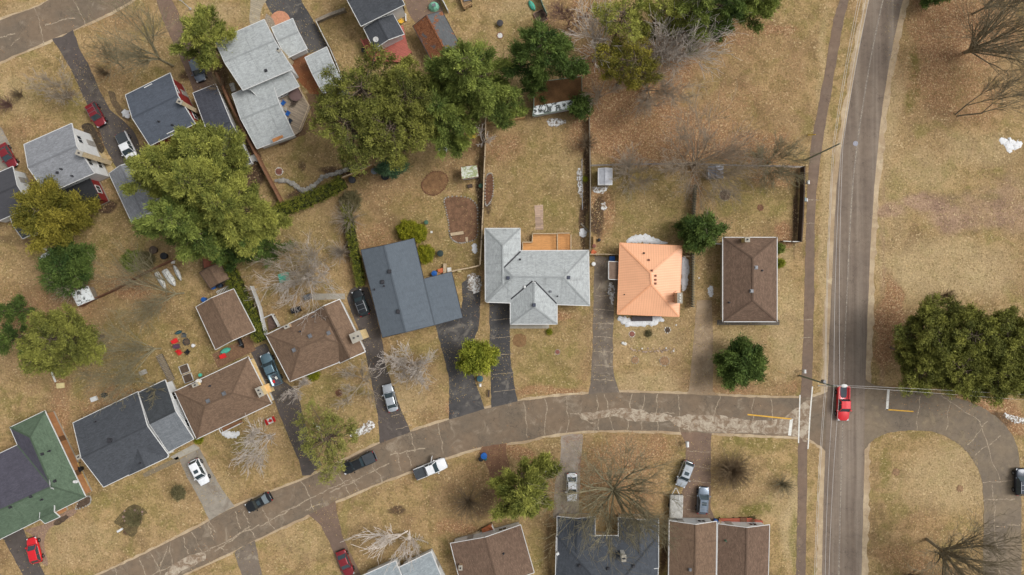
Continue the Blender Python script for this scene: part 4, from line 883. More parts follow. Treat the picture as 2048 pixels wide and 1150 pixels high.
def bush(px, py, rpx, h, label, bark_m, n=60, seed=1):
    rs = random.Random(int(px*3+py)+seed); base = P(px, py); t = thing('bare_shrub', label, 'shrub', base, group='leafless shrubs'); Rr = rpx/S; A_ = []; B = []
    for i in range(n):
        a = i*2.39996+rs.uniform(-.2, .2); reach = Rr*math.sqrt(rs.uniform(.06, 1)); z = h*math.sqrt(max(.05, 1-(reach/Rr/1.05)**2))*rs.uniform(.8, 1.05); p = Vector((rs.uniform(-.15, .15), rs.uniform(-.15, .15), 0)); p0 = p.copy(); out = A_; k = 5
        for j in range(k):
            u = (j+1)/k; q = p0+Vector((math.cos(a)*reach*u**1.15, math.sin(a)*reach*u**1.15, z*u**.8))+Vector((rs.gauss(0, .03), rs.gauss(0, .03), 0))*Rr*.6
            out.append((*p, *q, .04*(1-.7*j/k), .04*(1-.7*(j+1)/k))); d = (q-p).normalized()
            if j > 0:
                for _ in range(2):
                    e = (d+Vector((rs.gauss(0, .45), rs.gauss(0, .45), rs.gauss(.05, .3)))).normalized(); B.append((*q, *(q+e*Rr*rs.uniform(.12, .28)), .014, .008))
            p = q
    V, F = tubes_np(A_, 4); obj_from('stems', mesh_np('stems', V, F, [bark_m]), t); V, F = tubes_np(B, 3); obj_from('twigs', mesh_np('twigs', V, F, [bark_m]), t)
    return t
def shrub(px, py, rpx, h, label, kind='topiary', name='shrub', dens=1., sq=1., group='shrubs', leaf=.2):
    rs = np.random.RandomState(int(px*5+py)); base = P(px, py, h*.4); base.z = 0; r = rpx/S; m = int((300*r*r+80)*dens)
    u = unit(rs.randn(m, 3)); u[:, 2] = np.abs(u[:, 2]); k = (rs.uniform(.62, 1.0, (m, 1))*(1+.1*np.sin(u[:, :1]*7+u[:, 1:2]*5)))
    C = u*k*np.array([[r, r*sq, h*.96]]); C[:, 2] = np.maximum(C[:, 2], .08)
    t = thing(name, label, 'shrub', base, group=group); sg = []
    for i in range(7): a = i*.9; sg.append((0, 0, 0, math.cos(a)*r*.5, math.sin(a)*r*.5*sq, h*.6, .03, .01))
    V, F = tubes_np(sg, 4); obj_from('stems', mesh_np('stems', V, F, [bark_dark]), t)
    foliage_mesh('crown', C, u, rs, 14, .22, leaf, leaf*.42, .8, FOL[kind], t, np.clip(rs.uniform(.1, .8, m)+(k[:, 0]-.8), 0, 1), .4); return t
def hedge(path, wpx, h, label, kind='hedge', dens=1.):
    pts = cr([P(*p) for p in path], 5); o = pts[len(pts)//2].copy(); rs = np.random.RandomState(int(path[0][0])); C = []; D = []; mb = MB()
    for a, b in zip(pts[:-1], pts[1:]):
        d = b-a; L = d.length; d.normalize(); nn = Vector((-d.y, d.x, 0)); k = int(L*wpx/S*16*dens)+4
        for _ in range(k):
            s_, w_ = rs.uniform(0, L), rs.uniform(-.5, .5)*wpx/S*rs.uniform(.85, 1.12); zz = h*rs.uniform(.9, 1.04) if abs(w_) < .42*wpx/S and rs.rand() < .7 else h*rs.uniform(.15, 1)
            if zz < h*.85: w_ = math.copysign(.5*wpx/S*rs.uniform(.85, 1), w_)
            C.append(a+d*s_+nn*w_+Vector((0, 0, zz))-o); D.append((nn.x*w_, nn.y*w_, .8))
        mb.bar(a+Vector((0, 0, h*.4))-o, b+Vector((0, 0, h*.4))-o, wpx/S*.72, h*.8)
    t = thing('hedge', label, 'hedge', o, group='evergreen hedges'); m = len(C)
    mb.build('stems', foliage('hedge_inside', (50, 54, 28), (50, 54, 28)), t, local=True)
    foliage_mesh('leaves', np.array([list(c) for c in C]), unit(np.array(D)), rs, 13, .25, .22, .1, .6, FOL[kind], t, rs.uniform(.05, .95, m), .3)
GP = 'evergreen trees between the houses'
evergreen(412, 84, 56, 13, 'olive', 'olive-green pine over the top of the brown driveway, left of the light grey house', 'white')
evergreen(343, 345, 80, 17, 'olive', 'upper left pine of the huge cluster, spreading over the grey garage roof')
evergreen(428, 312, 74, 18, 'olive', 'upper right pine of the huge cluster, its tip near the brown board fence')
evergreen(385, 448, 90, 18, 'green', 'lower left pine of the huge cluster, above the small reddish shed')
evergreen(475, 420, 84, 19, 'olive', 'yellow-tipped pine at the right of the huge cluster, touching the diagonal hedge', seed=31)
evergreen(415, 372, 80, 22, 'olive', 'tallest pine at the middle of the huge cluster', seed=55)
evergreen(520, 492, 40, 11, 'dark', 'darker low pine at the lower right foot of the huge cluster', 'dense')
evergreen(452, 500, 44, 12, 'dark', 'dark green pine between the big cluster and the brown-roofed shed', 'dense')
evergreen(108, 436, 64, 10, 'gold', 'golden-green rounded conifer covering the porch wing at the left', 'round')
evergreen(140, 528, 56, 5, 'dark', 'low dark green juniper with a white panel sticking out beside it', 'round', 'juniper', .9)
evergreen(3, 622, 30, 13, 'dark', 'dark pine cut off by the left edge, above the end of the board fence', 'dense')
evergreen(0, 682, 34, 13, 'dark', 'lower dark pine cut off by the left edge of the photo', 'dense')
evergreen(147, 680, 66, 14, 'scots', 'rounded olive tufted pine below the left back fence', 'scots', dens=1.7)
evergreen(742, 200, 72, 17, 'scots', 'open tufted pine below the red deck', 'scots', dens=1.3)
evergreen(712, 262, 62, 16, 'scots', 'open tufted pine over the thin yard fence right of the stone wall yard', 'scots', dens=1.2)
evergreen(792, 276, 66, 16, 'scots', 'tufted pine just above the golden brown back yard', 'scots', dens=1.5)
evergreen(828, 214, 60, 17, 'scots', 'dark tufted pine between the open pines and the bright white pine', 'scots', dens=1.8)
evergreen(885, 232, 74, 16, 'green', 'mid green pine shading the snow triangle behind the golden brown yard', seed=5)
evergreen(942, 158, 82, 22, 'green', 'tallest bright green white pine touching the leaf-covered garage roof', seed=9)
evergreen(1013, 208, 40, 12, 'green', 'soft green pine between the two tallest pines at the top centre', 'dense')
evergreen(1078, 106, 68, 20, 'dark', 'large dark green pine over the old flaking shed', seed=3)
evergreen(1072, 160, 32, 11, 'dark', 'lower dark pine touching the upper edge of the old flaking shed', 'dense')
evergreen(1250, 140, 50, 14, 'gold', 'yellow-green pine among the bare trees right of the flaking shed', 'scots', dens=1.3)
evergreen(1236, 60, 48, 15, 'olive', 'thin green pine near the top edge above the yellow-green pine', 'scots', dens=1.1)
evergreen(1305, 38, 60, 15, 'olive', 'light green pine at the top edge left of the darkest pines', 'white', dens=.6)
evergreen(1382, 22, 62, 17, 'green', 'pine at the top edge just above the pale bare tree')
evergreen(1440, 22, 58, 18, 'dark', 'dark pine at the top edge left of the last pine before the leafy lot', seed=2)
evergreen(1500, -10, 62, 18, 'green', 'rightmost pine at the top edge, beside the leafy lot')
evergreen(1545, -22, 34, 12, 'green', 'small pine cut off by the top edge beside the walkway lot', 'dense')
evergreen(1394, 465, 37, 6.5, 'dark', 'round dense dark green conifer between the orange and brown roofs', 'round', 'round_conifer', 1.5)
evergreen(1480, 730, 41, 7, 'dark', 'round dense dark green conifer on the corner front lawn', 'round', 'round_conifer', 1.5)
evergreen(952, 718, 34, 5.5, 'lime', 'bright yellow-green cedar between the two black driveways', 'round', 'cedar', 1.4)
evergreen(1046, 978, 64, 15, 'olive', 'feathery olive pine below the street, beside the thin white lamp post', 'white', seed=77, dens=1.1)
evergreen(664, 872, 66, 9, 'pale', 'thin yellow-budded tree over the lawn beside the parked black pickup', 'scots', 'budding_tree', .8)
for i, (x, y, r, hh, w) in enumerate([(1842,668,56,11,'upper left'),(1908,662,58,12,'upper middle'),(1985,680,60,12,'upper right'),(1838,728,44,9,'lower left'),(1898,730,52,11,'lower middle'),(1962,740,52,11,'lower right'),(2030,712,60,12,'right-hand'),(2040,758,40,11,'bottom right'),(1812,700,34,8,'leftmost, lowest')]):
    evergreen(x, y, r, hh, 'scots', w+' tufted pine of the grove beside the main road', 'scots', dens=1.9)
evergreen(780, 336, 24, 7, 'blue', 'small blue-green spruce at the lower edge of the open tufted pines', 'dense', 'spruce_tree', 1.2)
evergreen(1165, 210, 18, 5, 'dark', 'small dark conifer against the right end of the old flaking shed', 'round', 'round_conifer', 1.3)
evergreen(1870, -16, 24, 6, 'dark', 'small dark conifer at the top edge beside the right road shoulder', 'round', 'round_conifer', 1.2)
shrub(815, 462, 22, 2.3, 'left round yellow-green topiary shrub behind the slate grey roof', 'topiary')
shrub(836, 466, 17, 2.5, 'middle round yellow-green topiary shrub, overlapping the largest one', 'topiary')
shrub(849, 508, 18, 2.2, 'lower round yellow-green topiary shrub beside the slate grey roof', 'topiary')
shrub(1560, 497, 9, 1.8, 'dark green foundation shrub at the upper right wall of the corner brown house', 'green')
shrub(1561, 526, 8, 1.5, 'smaller foundation shrub at the right wall of the corner brown house', 'lime')
shrub(262, 522, 22, 1.5, 'low spreading green shrub in the yard below the garage', 'green', dens=.6)
shrub(290, 520, 18, 1.2, 'straggly low shrub to the right of the spreading green shrub', 'dull', dens=.6)
shrub(626, 750, 11, 1.1, 'small bright green shrub under the front eave of the brown hip-roofed house', 'topiary')
shrub(1099, 664, 5, .6, 'tiny green shrub at the right end of the grey house front slab', 'topiary', leaf=.14)
shrub(1297, 667, 6, .6, 'tiny grey-green shrub on the front lawn of the orange-roofed house', 'dull', leaf=.14)
shrub(266, 1036, 18, .7, 'low reddish heather clump in the middle of the dark bed on the lower left lawn', 'dull', dens=.7, leaf=.15)
shrub(356, 986, 14, .8, 'low olive shrub beside the pale concrete driveway', 'dull', dens=.7)
shrub(1170, 358, 4, .6, 'small green shrub between the two edgings left of the pale shed', 'topiary', leaf=.14)
shrub(397, 880, 8, .7, 'small green shrub at the front corner of the flag house', 'topiary', leaf=.16)
shrub(700, 402, 22, 2.2, 'grey twiggy bush where the diagonal hedge meets the vertical one', 'dull', dens=.5)
shrub(1505, 1040, 6, .6, 'small clump among the clutter of the red front deck', 'dull', leaf=.14)
hedge([(549,432),(580,417),(620,402),(660,383),(692,366)], 27, 2.2, 'clipped diagonal hedge below the stone wall, right of the big pine cluster')
hedge([(694,412),(702,445),(710,490),(718,530),(724,572)], 17, 1.9, 'narrow vertical hedge left of the slate grey roof')
hedge([(452,520),(472,556),(492,600),(512,642),(530,680)], 27, 2.2, 'tall hedge running down between the brown garage and the brown hip-roofed house')
bare(346, 132, 15, 52, 'tall bare tree on the top left lawn, leaning toward the upper street', bark_moss, twig=1.)
bare(248, 136, 9, 26, 'smaller bare tree left of the tall one on the top left lawn', bark_moss)
bare(141, 196, 6, 30, 'bare multi-stem tree rising from the oval mulch bed at the top left', bark_grey, stems=4)
bush(218, 150, 14, 4, 'little bare bush beside the black curved driveway', bark_dark, 65)
bush(22, 212, 18, 3, 'dense reddish bare bush near the left edge', bark_red, 72)
bush(44, 192, 14, 2.5, 'grey bare bush up and right of the reddish bush near the left edge', bark_dark, 65)
bare(630, 517, 9, 58, 'slender bare tree in the yard right of the tall hedge', bark_grey, thick=.8)
bare(618, 556, 6.5, 52, 'pale gnarled bare tree arching over the green table', bark_pale, thick=1.5, spread=1., low=.08, tw=1.2, depth=4, limbs=10)
bush(700, 440, 34, 4, 'hazy grey bare bush behind the narrow vertical hedge', bark_grey, 101)
bush(683, 505, 26, 3.5, 'bare bush along the dark bed left of the narrow hedge', bark_grey, 86)
bare(824, 724, 5, 36, 'whitish bare tree on the lawn between silver sedan and black driveway', bark_pale, spread=1., low=.08, thick=1.4, tw=1.5, depth=4, limbs=12)
bare(728, 758, 5, 42, 'pale bare tree over the dark driveway above the silver sedan', bark_grey, spread=1., low=.1, tw=1.4)
bare(600, 776, 4, 30, 'small pale bare tree at the lower corner of the brown hip-roofed house', bark_pale, low=.1, tw=1.2)
bare(550, 868, 7, 34, 'pale bare tree on the lawn below the flag', bark_pale, low=.12, tw=1.5, lean=(-24,12), depth=4, limbs=5)
bare(815, 1062, 7.5, 22, 'white birch at the bottom whose crown leans left over the lawn', plain('birch_bark', (214, 204, 194), .9, .12, 4), lean=(-44,-2), low=.2, tw=1.7, depth=3, limbs=7)
bare(819, 1064, 7, 20, 'white birch stem leaning down over the pale grey roof', plain('birch_bark', (214, 204, 194)), lean=(12,10), low=.2, tw=1.7, depth=3, limbs=6)
bush(938, 1000, 40, 4.5, 'hazy grey bare bush on the lawn below the white pickup', bark_dark, 112)
bare(1230, 972, 13, 90, 'very large bare tree spreading over the near-black U-shaped roof', bark_moss, thick=1.4, low=.1, depth=4, twig=1.1, limbs=18, spread=1.)
bush(1460, 938, 42, 3.6, 'dense round bare bush on the corner lawn below the street', bark('bark_bush', (124, 106, 82)), 300)
bush(1563, 966, 24, 3.4, 'smaller round bare bush right of the dense one on the corner lawn', bark_moss, 83)
bare(1386, 332, 8.5, 78, 'large grey bare tree over the back fence beside the metal shed', bark('bark_ash', (150, 136, 118)), stems=6, low=.06, depth=4, thick=1.5, spread=1., limbs=4, twig=.95)
bare(1535, 328, 6, 52, 'low spreading bare tree over the back fence near the walkway', bark_moss, stems=5, low=.06, limbs=3)
bare(1258, 352, 5, 40, 'thin hazy bare tree right of the small pale shed', bark_grey, stems=4, low=.08, limbs=3)
bare(1300, 136, 12, 62, 'pale bare tree arching right over the leafy lot near the top', bark_pale, stems=3, low=.08, tw=1.3, lean=(34,-18), limbs=5, thick=1.4)
bare(1186, 122, 14, 34, 'thin white-barked bare tree right of the large dark pine', bark_pale, tw=1.4)
bare(1200, 190, 8, 30, 'bare sapling in the thicket right of the flaking shed', bark_grey, stems=2)
bare(1290, 180, 8, 60, 'grey bare tree in the brush below the yellow-green pine', bark_grey, stems=4, low=.08, limbs=4)
bare(1138, 52, 7, 36, 'reddish bare tree at the top above the large dark pine', bark_red, stems=3, low=.1)
bush(1172, 290, 22, 4, 'bare bush along the dark edging at the top of the centre yard', bark_dark, 79)
bare(1932, 103, 16, 92, 'largest dark bare tree at the top right corner', plain('bark_olive', (126, 116, 94), .95, .2, 1.5, fine=.2), stems=4, low=.05, thick=1.4, depth=4, limbs=6, lean=(10,-8), twig=.7, tw=1.)
bare(1945, 28, 13, 46, 'dark bare tree cut by the top right edge above the largest one', plain('bark_olive', (126, 116, 94)), lean=(20,-10), tw=1.2)
bare(1912, 230, 13, 40, 'bare tree leaning right, below the largest dark tree at the top right', plain('bark_olive', (126, 116, 94)), stems=2, lean=(36,-18), tw=1.2)
bare(1853, 1078, 17, 84, 'large dark bare tree at the bottom right corner', plain('bark_olive', (126, 116, 94)), low=.25, thick=1.1, depth=4, lean=(20,10), twig=1., tw=1., limbs=16)
bush(1884, 592, 18, 3, 'small bare bush just above the pine grove', bark_dark, 72)
bare(368, 586, 9, 60, 'mossy bare tree by the small boats, spreading left over the yard', bark_moss, lean=(-46,4), low=.12, depth=4)
bare(322, 697, 9, 62, 'mossy bare tree beside the grey wooden steps, spreading left', bark_moss, lean=(-44,-4), low=.1)
bare(312, 772, 6, 40, 'bare tree reaching over the roof of the dark extension', bark_moss, stems=2, low=.1, lean=(-14,4))
bush(158, 566, 44, 5, 'grey hazy bare bush below the low dark juniper', bark_grey, 119)
bare(966, 290, 5, 20, 'small pale bare tree at the top end of the long white-capped fence', bark_pale, depth=3, tw=1.8)
bush(1818, 1150, 26, 5, 'dark bare bush at the bottom edge right of the main road', bark_dark, 86)
bush(450, 180, 22, 6, 'bare shrub in the shade between the carport and the light grey house', bark_dark, 79)
# ------------------------------------------------------------------ fallen leaves and grass tufts (uncountable)
def scatter(name, n, seed, cols, size, accept, zr=(.02, .08), tall=0):
    rs = np.random.RandomState(seed); X = rs.uniform(-88, 88, n*3); Y = rs.uniform(-50, 50, n*3); px = X*S+1024; py = 575-Y*S
    keep = accept(px, py, rs); X = X[keep][:n]; Y = Y[keep][:n]; m = len(X); C = np.stack([X, Y, rs.uniform(*zr, m)], 1)
    u = rs.randn(m, 3); u[:, 2] *= .25 if not tall else 1; u = unit(u)
    if tall: u[:, 2] = np.abs(u[:, 2])
    w = unit(np.cross(u, np.stack([rs.randn(m)*.3, rs.randn(m)*.3, np.ones(m)], 1))); s = rs.uniform(.6, 1.4, (m, 1))
    V, F = quads_from(C, u*size[0]*.5*s, w*size[1]*.5*s)
    o = obj_from(name, mesh_np(name, V, F, [foliage(name+'_colour', *cols)], np.repeat(rs.rand(m), 4))); tag(o, kind='stuff'); return o
def acc_leaf(px, py, rs):
    f = field(px, py, LITTER, 1)*.9+.035; paved = field(px, py, [(1700,575,22,700,1)], 3, 0)
    return (rs.rand(len(px)) < f*.95) & ~((px > 1606) & (px < 1765))
scatter('fallen_leaves', 24000, 5, ((112, 70, 48), (200, 158, 112)), (.17, .10), acc_leaf)
def acc_gr(px, py, rs):
    road = ((px > 1600) & (px < 1770)) | ((py > 770) & (py < 880) & (px > 1000)) | ((px > 560) & (px < 1000) & (np.abs(py-(880-(px-760)*.36+30)) < 50)) | ((px < 620) & (np.abs(py-(1100-(px-300)*.44+20)) < 55)) | ((px > 1960) & (py > 780)) | ((px < 330) & (py < 120))
    return ~road & (vn(px, py) > rs.rand(len(px)))
def vn(px, py): return np.clip(fbm(px, py, 60, 400)*1.6-.3, .1, 1)
scatter('dry_grass_tufts', 60000, 8, ((134, 116, 66), (206, 180, 126)), (.22, .06), acc_gr, (.03, .1), 1)
# ------------------------------------------------------------------ vehicles (local: +x is the front)
def paint(name, rgb, metal=.3): 
    if name in MATS: return MATS[name]
    n = N(name); MATS[name] = n.done(n.mul(lin(*rgb), n.ramp(n.noise(3, 3), .3, .7, .94, 1.05)), .32, Metallic=metal, Coat_Weight=.6, Coat_Roughness=.1); return MATS[name]
def lerp(a, b, t): return a+(b-a)*t
def loft(mb, st, mi=0):
    """st: list of (x, [(y,z)...half section from bottom centre to top centre])"""
    n = len(st[0][1]); rings = []; vs = []
    for x, sec in st:
        full = [(x, y, z) for y, z in sec]+[(x, -y, z) for y, z in reversed(sec[1:-1])]; vs += full
    m = 2*n-2; fs = []
    for k in range(len(st)-1):
        for i in range(m): fs.append((k*m+i, k*m+(i+1) % m, (k+1)*m+(i+1) % m, (k+1)*m+i))
    fs += [tuple(range(m)), tuple(reversed(range((len(st)-1)*m, len(st)*m)))]; fs[-2] = tuple(reversed(fs[-2])); fs[-1] = tuple(reversed(fs[-1]))
    mb.add(vs, [tuple(reversed(f)) for f in fs], mi)
def vehicle(kind, front, rear, color, label, cat=None, name=None, bed=None, rails=False, sunroof=False, open_door=False, leaves=False, junk=False, wid=None):
    f, r = P(*front, .8), P(*rear, .8); d = f-r; L = max(3.9, d.length); c = (f+r)/2; rz = math.atan2(d.y, d.x)
    truck = kind == 'pickup'; suv = kind in ('suv', 'wagon'); W = wid or (2.0 if truck else 1.9 if suv else 1.82); hb = 1.12 if truck else 1.05 if suv else .92; ht = 1.85 if truck else 1.7 if suv else 1.45
    names = {'pickup': 'pickup_truck', 'suv': 'sport_utility_car', 'sedan': 'sedan_car', 'hatch': 'hatchback_car', 'wagon': 'family_car'}
    t = thing(name or names[kind], label, cat or ('pickup truck' if truck else 'car'), (c.x, c.y, 0), rz, 'parked and passing vehicles')
    h = L/2; w = W/2; body = MB()
    def sec(wd, zb, zs, zt, cr_=.03): return [(0, zb), (wd*.86, zb), (wd*.985, zb+.16), (wd, lerp(zb, zs, .6)), (wd*.975, zs-.05), (wd*.9, zs), (wd*.5, zt), (0, zt+cr_)]
    if truck:   # bed floor sits low behind the cab
        bx = -h+L*.36; prof = [(-h, .93, .5), (-h+.06, .97, .42), (-h+.7, 1, .3), (bx, 1, .3), (0, 1, .3), (h-1.5, 1, .3), (h-.8, .99, .32), (h-.3, .93, .36), (h-.08, .82, .42), (h, .7, .5)]
        st = [(x, sec(w*k, zb, hb-(.02 if x < h-.8 else .1+.16*(x-h+.8)), (hb-.34 if x < bx+.01 else hb+.05-(.0 if x < h-.8 else .22*(x-h+.8))))) for x, k, zb in prof]
    else:
        prof = [(-h, .74, .5), (-h+.08, .86, .4), (-h+.3, .95, .32), (-h+.9, 1, .28), (0, 1, .26), (h-1.3, 1, .28), (h-.75, .97, .3), (h-.32, .88, .34), (h-.1, .74, .4), (h, .58, .48)]
        st = []
        for x, k, zb in prof:
            fr = max(0, (x-(h-1.2))/1.2); bk = max(0, (-h+.5-x)/.5); zs = hb-.14*fr*fr-.08*bk; st.append((x, sec(w*k, zb, zs, zs+.04-.02*fr)))
    loft(body, st); b = body.build('body', color, t, smooth=True, local=True)
    md = b.modifiers.new('subdivision', 'SUBSURF'); md.levels = 1; md.render_levels = 1
    # cabin: glass block, painted roof and pillars
    if truck: x0, x1, x2, x3 = bx+.06, bx+.30, h-L*.37, h-L*.255
    elif kind == 'suv': x0, x1, x2, x3 = -h+.12, -h+.5, h-L*.42, h-L*.27
    elif kind == 'wagon': x0, x1, x2, x3 = -h+.2, -h+.55, h-L*.42, h-L*.26
    elif kind == 'hatch': x0, x1, x2, x3 = -h+.15, -h+.65, h-L*.45, h-L*.27
    else: x0, x1, x2, x3 = -h+L*.13, -h+L*.27, h-L*.47, h-L*.29
    wb, wt = w*.9, w*.74; zt, zb = ht, hb-.02
    def quad_part(nm, q, mat, th=.03):
        p = MB(); q = [Vector(v) for v in q]; nn = (q[1]-q[0]).cross(q[2]-q[0]).normalized()*th; p.add(q+[v-nn for v in q], [(0,1,2,3), (7,6,5,4), (0,4,5,1), (1,5,6,2), (2,6,7,3), (3,7,4,0)]); return p.build(nm, mat, t, local=True)
    quad_part('windshield', [(x3, -wb*.94, zb), (x3, wb*.94, zb), (x2, wt*.96, zt-.03), (x2, -wt*.96, zt-.03)], glass)
    quad_part('rear_window', [(x0, wb*.92, zb), (x0, -wb*.92, zb), (x1, -wt*.94, zt-.03), (x1, wt*.94, zt-.03)], glass)
    for s_ in (1, -1): quad_part('side_window', [(x0, s_*wb, zb), (x3, s_*wb, zb), (x2, s_*wt, zt-.04), (x1, s_*wt, zt-.04)][::s_ if s_ > 0 else -1], glass)
    rf = MB(); xs = [lerp(x1, x2, k) for k in (0, .08, .5, .92, 1)]; loft(rf, [(x, [(0, zt-.06), (wt*k, zt-.06), (wt*k, zt-.01), (wt*k*.9, zt+.02), (0, zt+.05*k)]) for x, k in zip(xs, (.94, 1, 1.0, 1, .95))])
    for s_ in (1, -1):
        for a, bq in (((x3, s_*wb*.97, zb), (x2, s_*wt, zt-.02)), ((x0, s_*wb*.96, zb), (x1, s_*wt, zt-.02)), ((lerp(x0, x3, .47), s_*wb, zb), (lerp(x1, x2, .45), s_*wt, zt-.02))): rf.bar(a, bq, .09, .07)
    roof = rf.build('roof', color, t, smooth=False, local=True)
    if rails:
        q = MB(); [q.bar((x1+.1, s_*wt*.92, zt+.09), (x2-.1, s_*wt*.92, zt+.09), .05, .05) for s_ in (1, -1)]; [q.bar((lerp(x1, x2, k), -wt*.92, zt+.1), (lerp(x1, x2, k), wt*.92, zt+.1), .05, .04) for k in (.3, .7)]; q.build('roof_rack', chrome, t, local=True)
    if sunroof: q = MB(); q.box((lerp(x1, x2, .68), 0, zt+.045), (L*.13, wt*1.1, .03)); q.build('sunroof', glass, t, local=True)
    for sx, sy in ((1, 1), (1, -1), (-1, 1), (-1, -1)):
        rw = .38 if truck or suv else .33; cx_ = sx*(h-L*.19); q = MB(); q.tube((cx_, sy*(w-.2), rw), (cx_, sy*(w+.03), rw), rw, rw, 16); wo = q.build('wheel', rubber, t, local=True)
        q = MB(); q.tube((cx_, sy*(w-.1), rw), (cx_, sy*(w+.045), rw), rw*.6, rw*.56, 12); q.build('rim', chrome, wo, local=True)
    for s_ in (1, -1):
        q = MB(); q.box((h-.17, s_*w*.66, hb-.24), (.28, .34, .13)); q.build('headlight', lampm, t, local=True); q = MB(); q.box((-h+.1, s_*w*.72, hb-.16), (.12, .3, .22)); q.build('tail_light', taill, t, local=True)
        q = MB(); q.box((x3-.25, s_*(w+.1), hb+.1), (.16, .22, .16)); q.build('mirror', color, t, local=True)
    q = MB(); q.box((h-.03, 0, .55), (.14, W*.72, .2)); q.build('front_bumper', blackp if not truck else chrome, t, local=True); q = MB(); q.box((-h+.02, 0, .5), (.14, W*.8, .18)); q.build('rear_bumper', blackp if not truck else chrome, t, local=True)
    q = MB(); q.box((h-.05, 0, hb-.27), (.1, W*.42, .14)); q.build('grille', blackp, t, local=True)
    if not truck and not suv or suv:
        q = MB(); q.bar((x3+.03, -wb*.8, hb+.035), (x3+.03, wb*.8, hb+.035), .06, .03); q.build('wiper_cowl', blackp, t, local=True)
    if truck:
        q = MB(); bl = bx-(-h)-.22
        if bed == 'cover': q.box((-h+.12+bl/2, 0, hb+.02), (bl, W*.86, .07)); q.build('bed_cover', plain('bed_vinyl', (62, 66, 70), .6, .1), t, local=True)
        else:
            q.box((-h+.12+bl/2, 0, hb-.28), (bl, W*.74, .06)); q.build('bed_liner', plain('bed_liner', (72, 78, 86), .7, .1), t, local=True); q = MB()
            for s_ in (1, -1): q.box((-h+.12+bl/2, s_*W*.44, hb-.1), (bl+.1, .12, .32))
            q.box((-h+.06, 0, hb-.1), (.1, W*.9, .32)); q.build('bed_wall', color, t, local=True)
    if open_door:
        q = MB(); q.box((0, 0, 0), (1.05, .07, .8)); q.v = [(x*math.cos(1.0)+y*math.sin(1.0)*-1+0, x*math.sin(1.0)+y*math.cos(1.0), z) for x, y, z in q.v]
        q.v = [(x+x3-.55, y+w+.42, z+.85) for x, y, z in q.v]; q.build('door', color, t, local=True)
    if junk:
        for i, (dx, dy, m) in enumerate([(.5, .3, redp), (.9, -.3, offwhite), (1.3, .2, greyp)]):
            q = MB(); q.box((-h+.3+dx, dy, hb-.05), (.5, .3, .2), .4*i); q.build('load', m, t, local=True)
    return t
red_d = paint('dark_red_paint', (128, 28, 38)); red_b = paint('bright_red_paint', (206, 22, 34), .1); silver = paint('silver_paint', (176, 182, 188), .5); steel = paint('steel_blue_paint', (112, 124, 138), .5)
black_c = paint('black_paint', (26, 30, 34), .4); navy = paint('blue_black_paint', (24, 34, 48), .4); white_c = paint('white_car_paint', (226, 228, 230), .05); teal_c = paint('teal_grey_paint', (92, 118, 130), .5)
vehicle('suv', (204,251), (180,208), red_d, 'dark red car with roof rack on the curved dark driveway at the top left', rails=True, cat='car')
vehicle('pickup', (268,323), (240,266), white_c, 'white pickup with dark bed cover beside the dark blue-grey roof', bed='cover')
vehicle('sedan', (27,334), (1,289), red_d, 'dark red car on the pale driveway at the left edge', wid=1.8)
vehicle('wagon', (403,162), (388,118), steel, 'car mostly hidden under the olive pine at the end of the brown driveway')
vehicle('wagon', (712,581), (731,631), black_c, 'black wagon with silver roof rails parked left of the slate grey roof', rails=True)
vehicle('sedan', (773,769), (787,823), silver, 'silver sedan low on the dark driveway just above the street')
vehicle('pickup', (529,708), (556,770), teal_c, 'teal-grey pickup with a loaded bed left of the brown hip-roofed house', junk=True)
vehicle('suv', (411,968), (386,920), white_c, 'white hatchback with a sunroof on the pale concrete driveway', sunroof=True, name='family_car')
vehicle('sedan', (493,1018), (541,992), black_c, 'black sedan driving on the street, lowest car on the roadway', sunroof=True)
vehicle('pickup', (686,940), (750,911), black_c, 'black pickup with covered bed parked along the upper kerb of the street', bed='cover')
vehicle('pickup', (892,925), (829,950), white_c, 'white pickup parked at the lower kerb with its cab door open', bed='cover', open_door=True)
vehicle('hatch', (61,1076), (74,1126), red_b, 'bright red hatchback at the bottom left driveway')
vehicle('sedan', (700,1151), (680,1102), red_d, 'crimson car at the bottom edge on the reddish driveway')
vehicle('sedan', (1144,1003), (1144,946), white_c, 'white car strewn with dark leaves on the leafy gravel drive')
vehicle('suv', (1360,973), (1379,923), silver, 'silver crossover parked at an angle above the folded camping trailer', sunroof=True)
vehicle('wagon', (1408,974), (1404,1028), steel, 'grey wagon straight on the brown driveway above the brown gable house', sunroof=True, rails=True)
vehicle('pickup', (1686,841), (1687,772), red_b, 'bright red pickup driving down the main road at the crossing', wid=2.05)
vehicle('suv', (2042,937), (2042,991), navy, 'blue-black sport utility car cut off by the right edge on the loop road', rails=True)
lv = MB(); cc = P(1144,974); rg = random.Random(4)
for _ in range(45):
    x, y = rg.uniform(-.75, .75), rg.uniform(-2.1, 2.1); z = 1.53 if -1.1 < y < 1.2 and abs(x) < .6 else 1.08 if abs(y) > 1.8 else 1.25
    if z == 1.25: continue
    lv.box((cc.x+x*.9, cc.y+y, z), (rg.uniform(.08, .26), .07, .015), rg.uniform(0, 3))
tag(lv.build('leaf_litter', [mulch], origin=cc), kind='stuff')
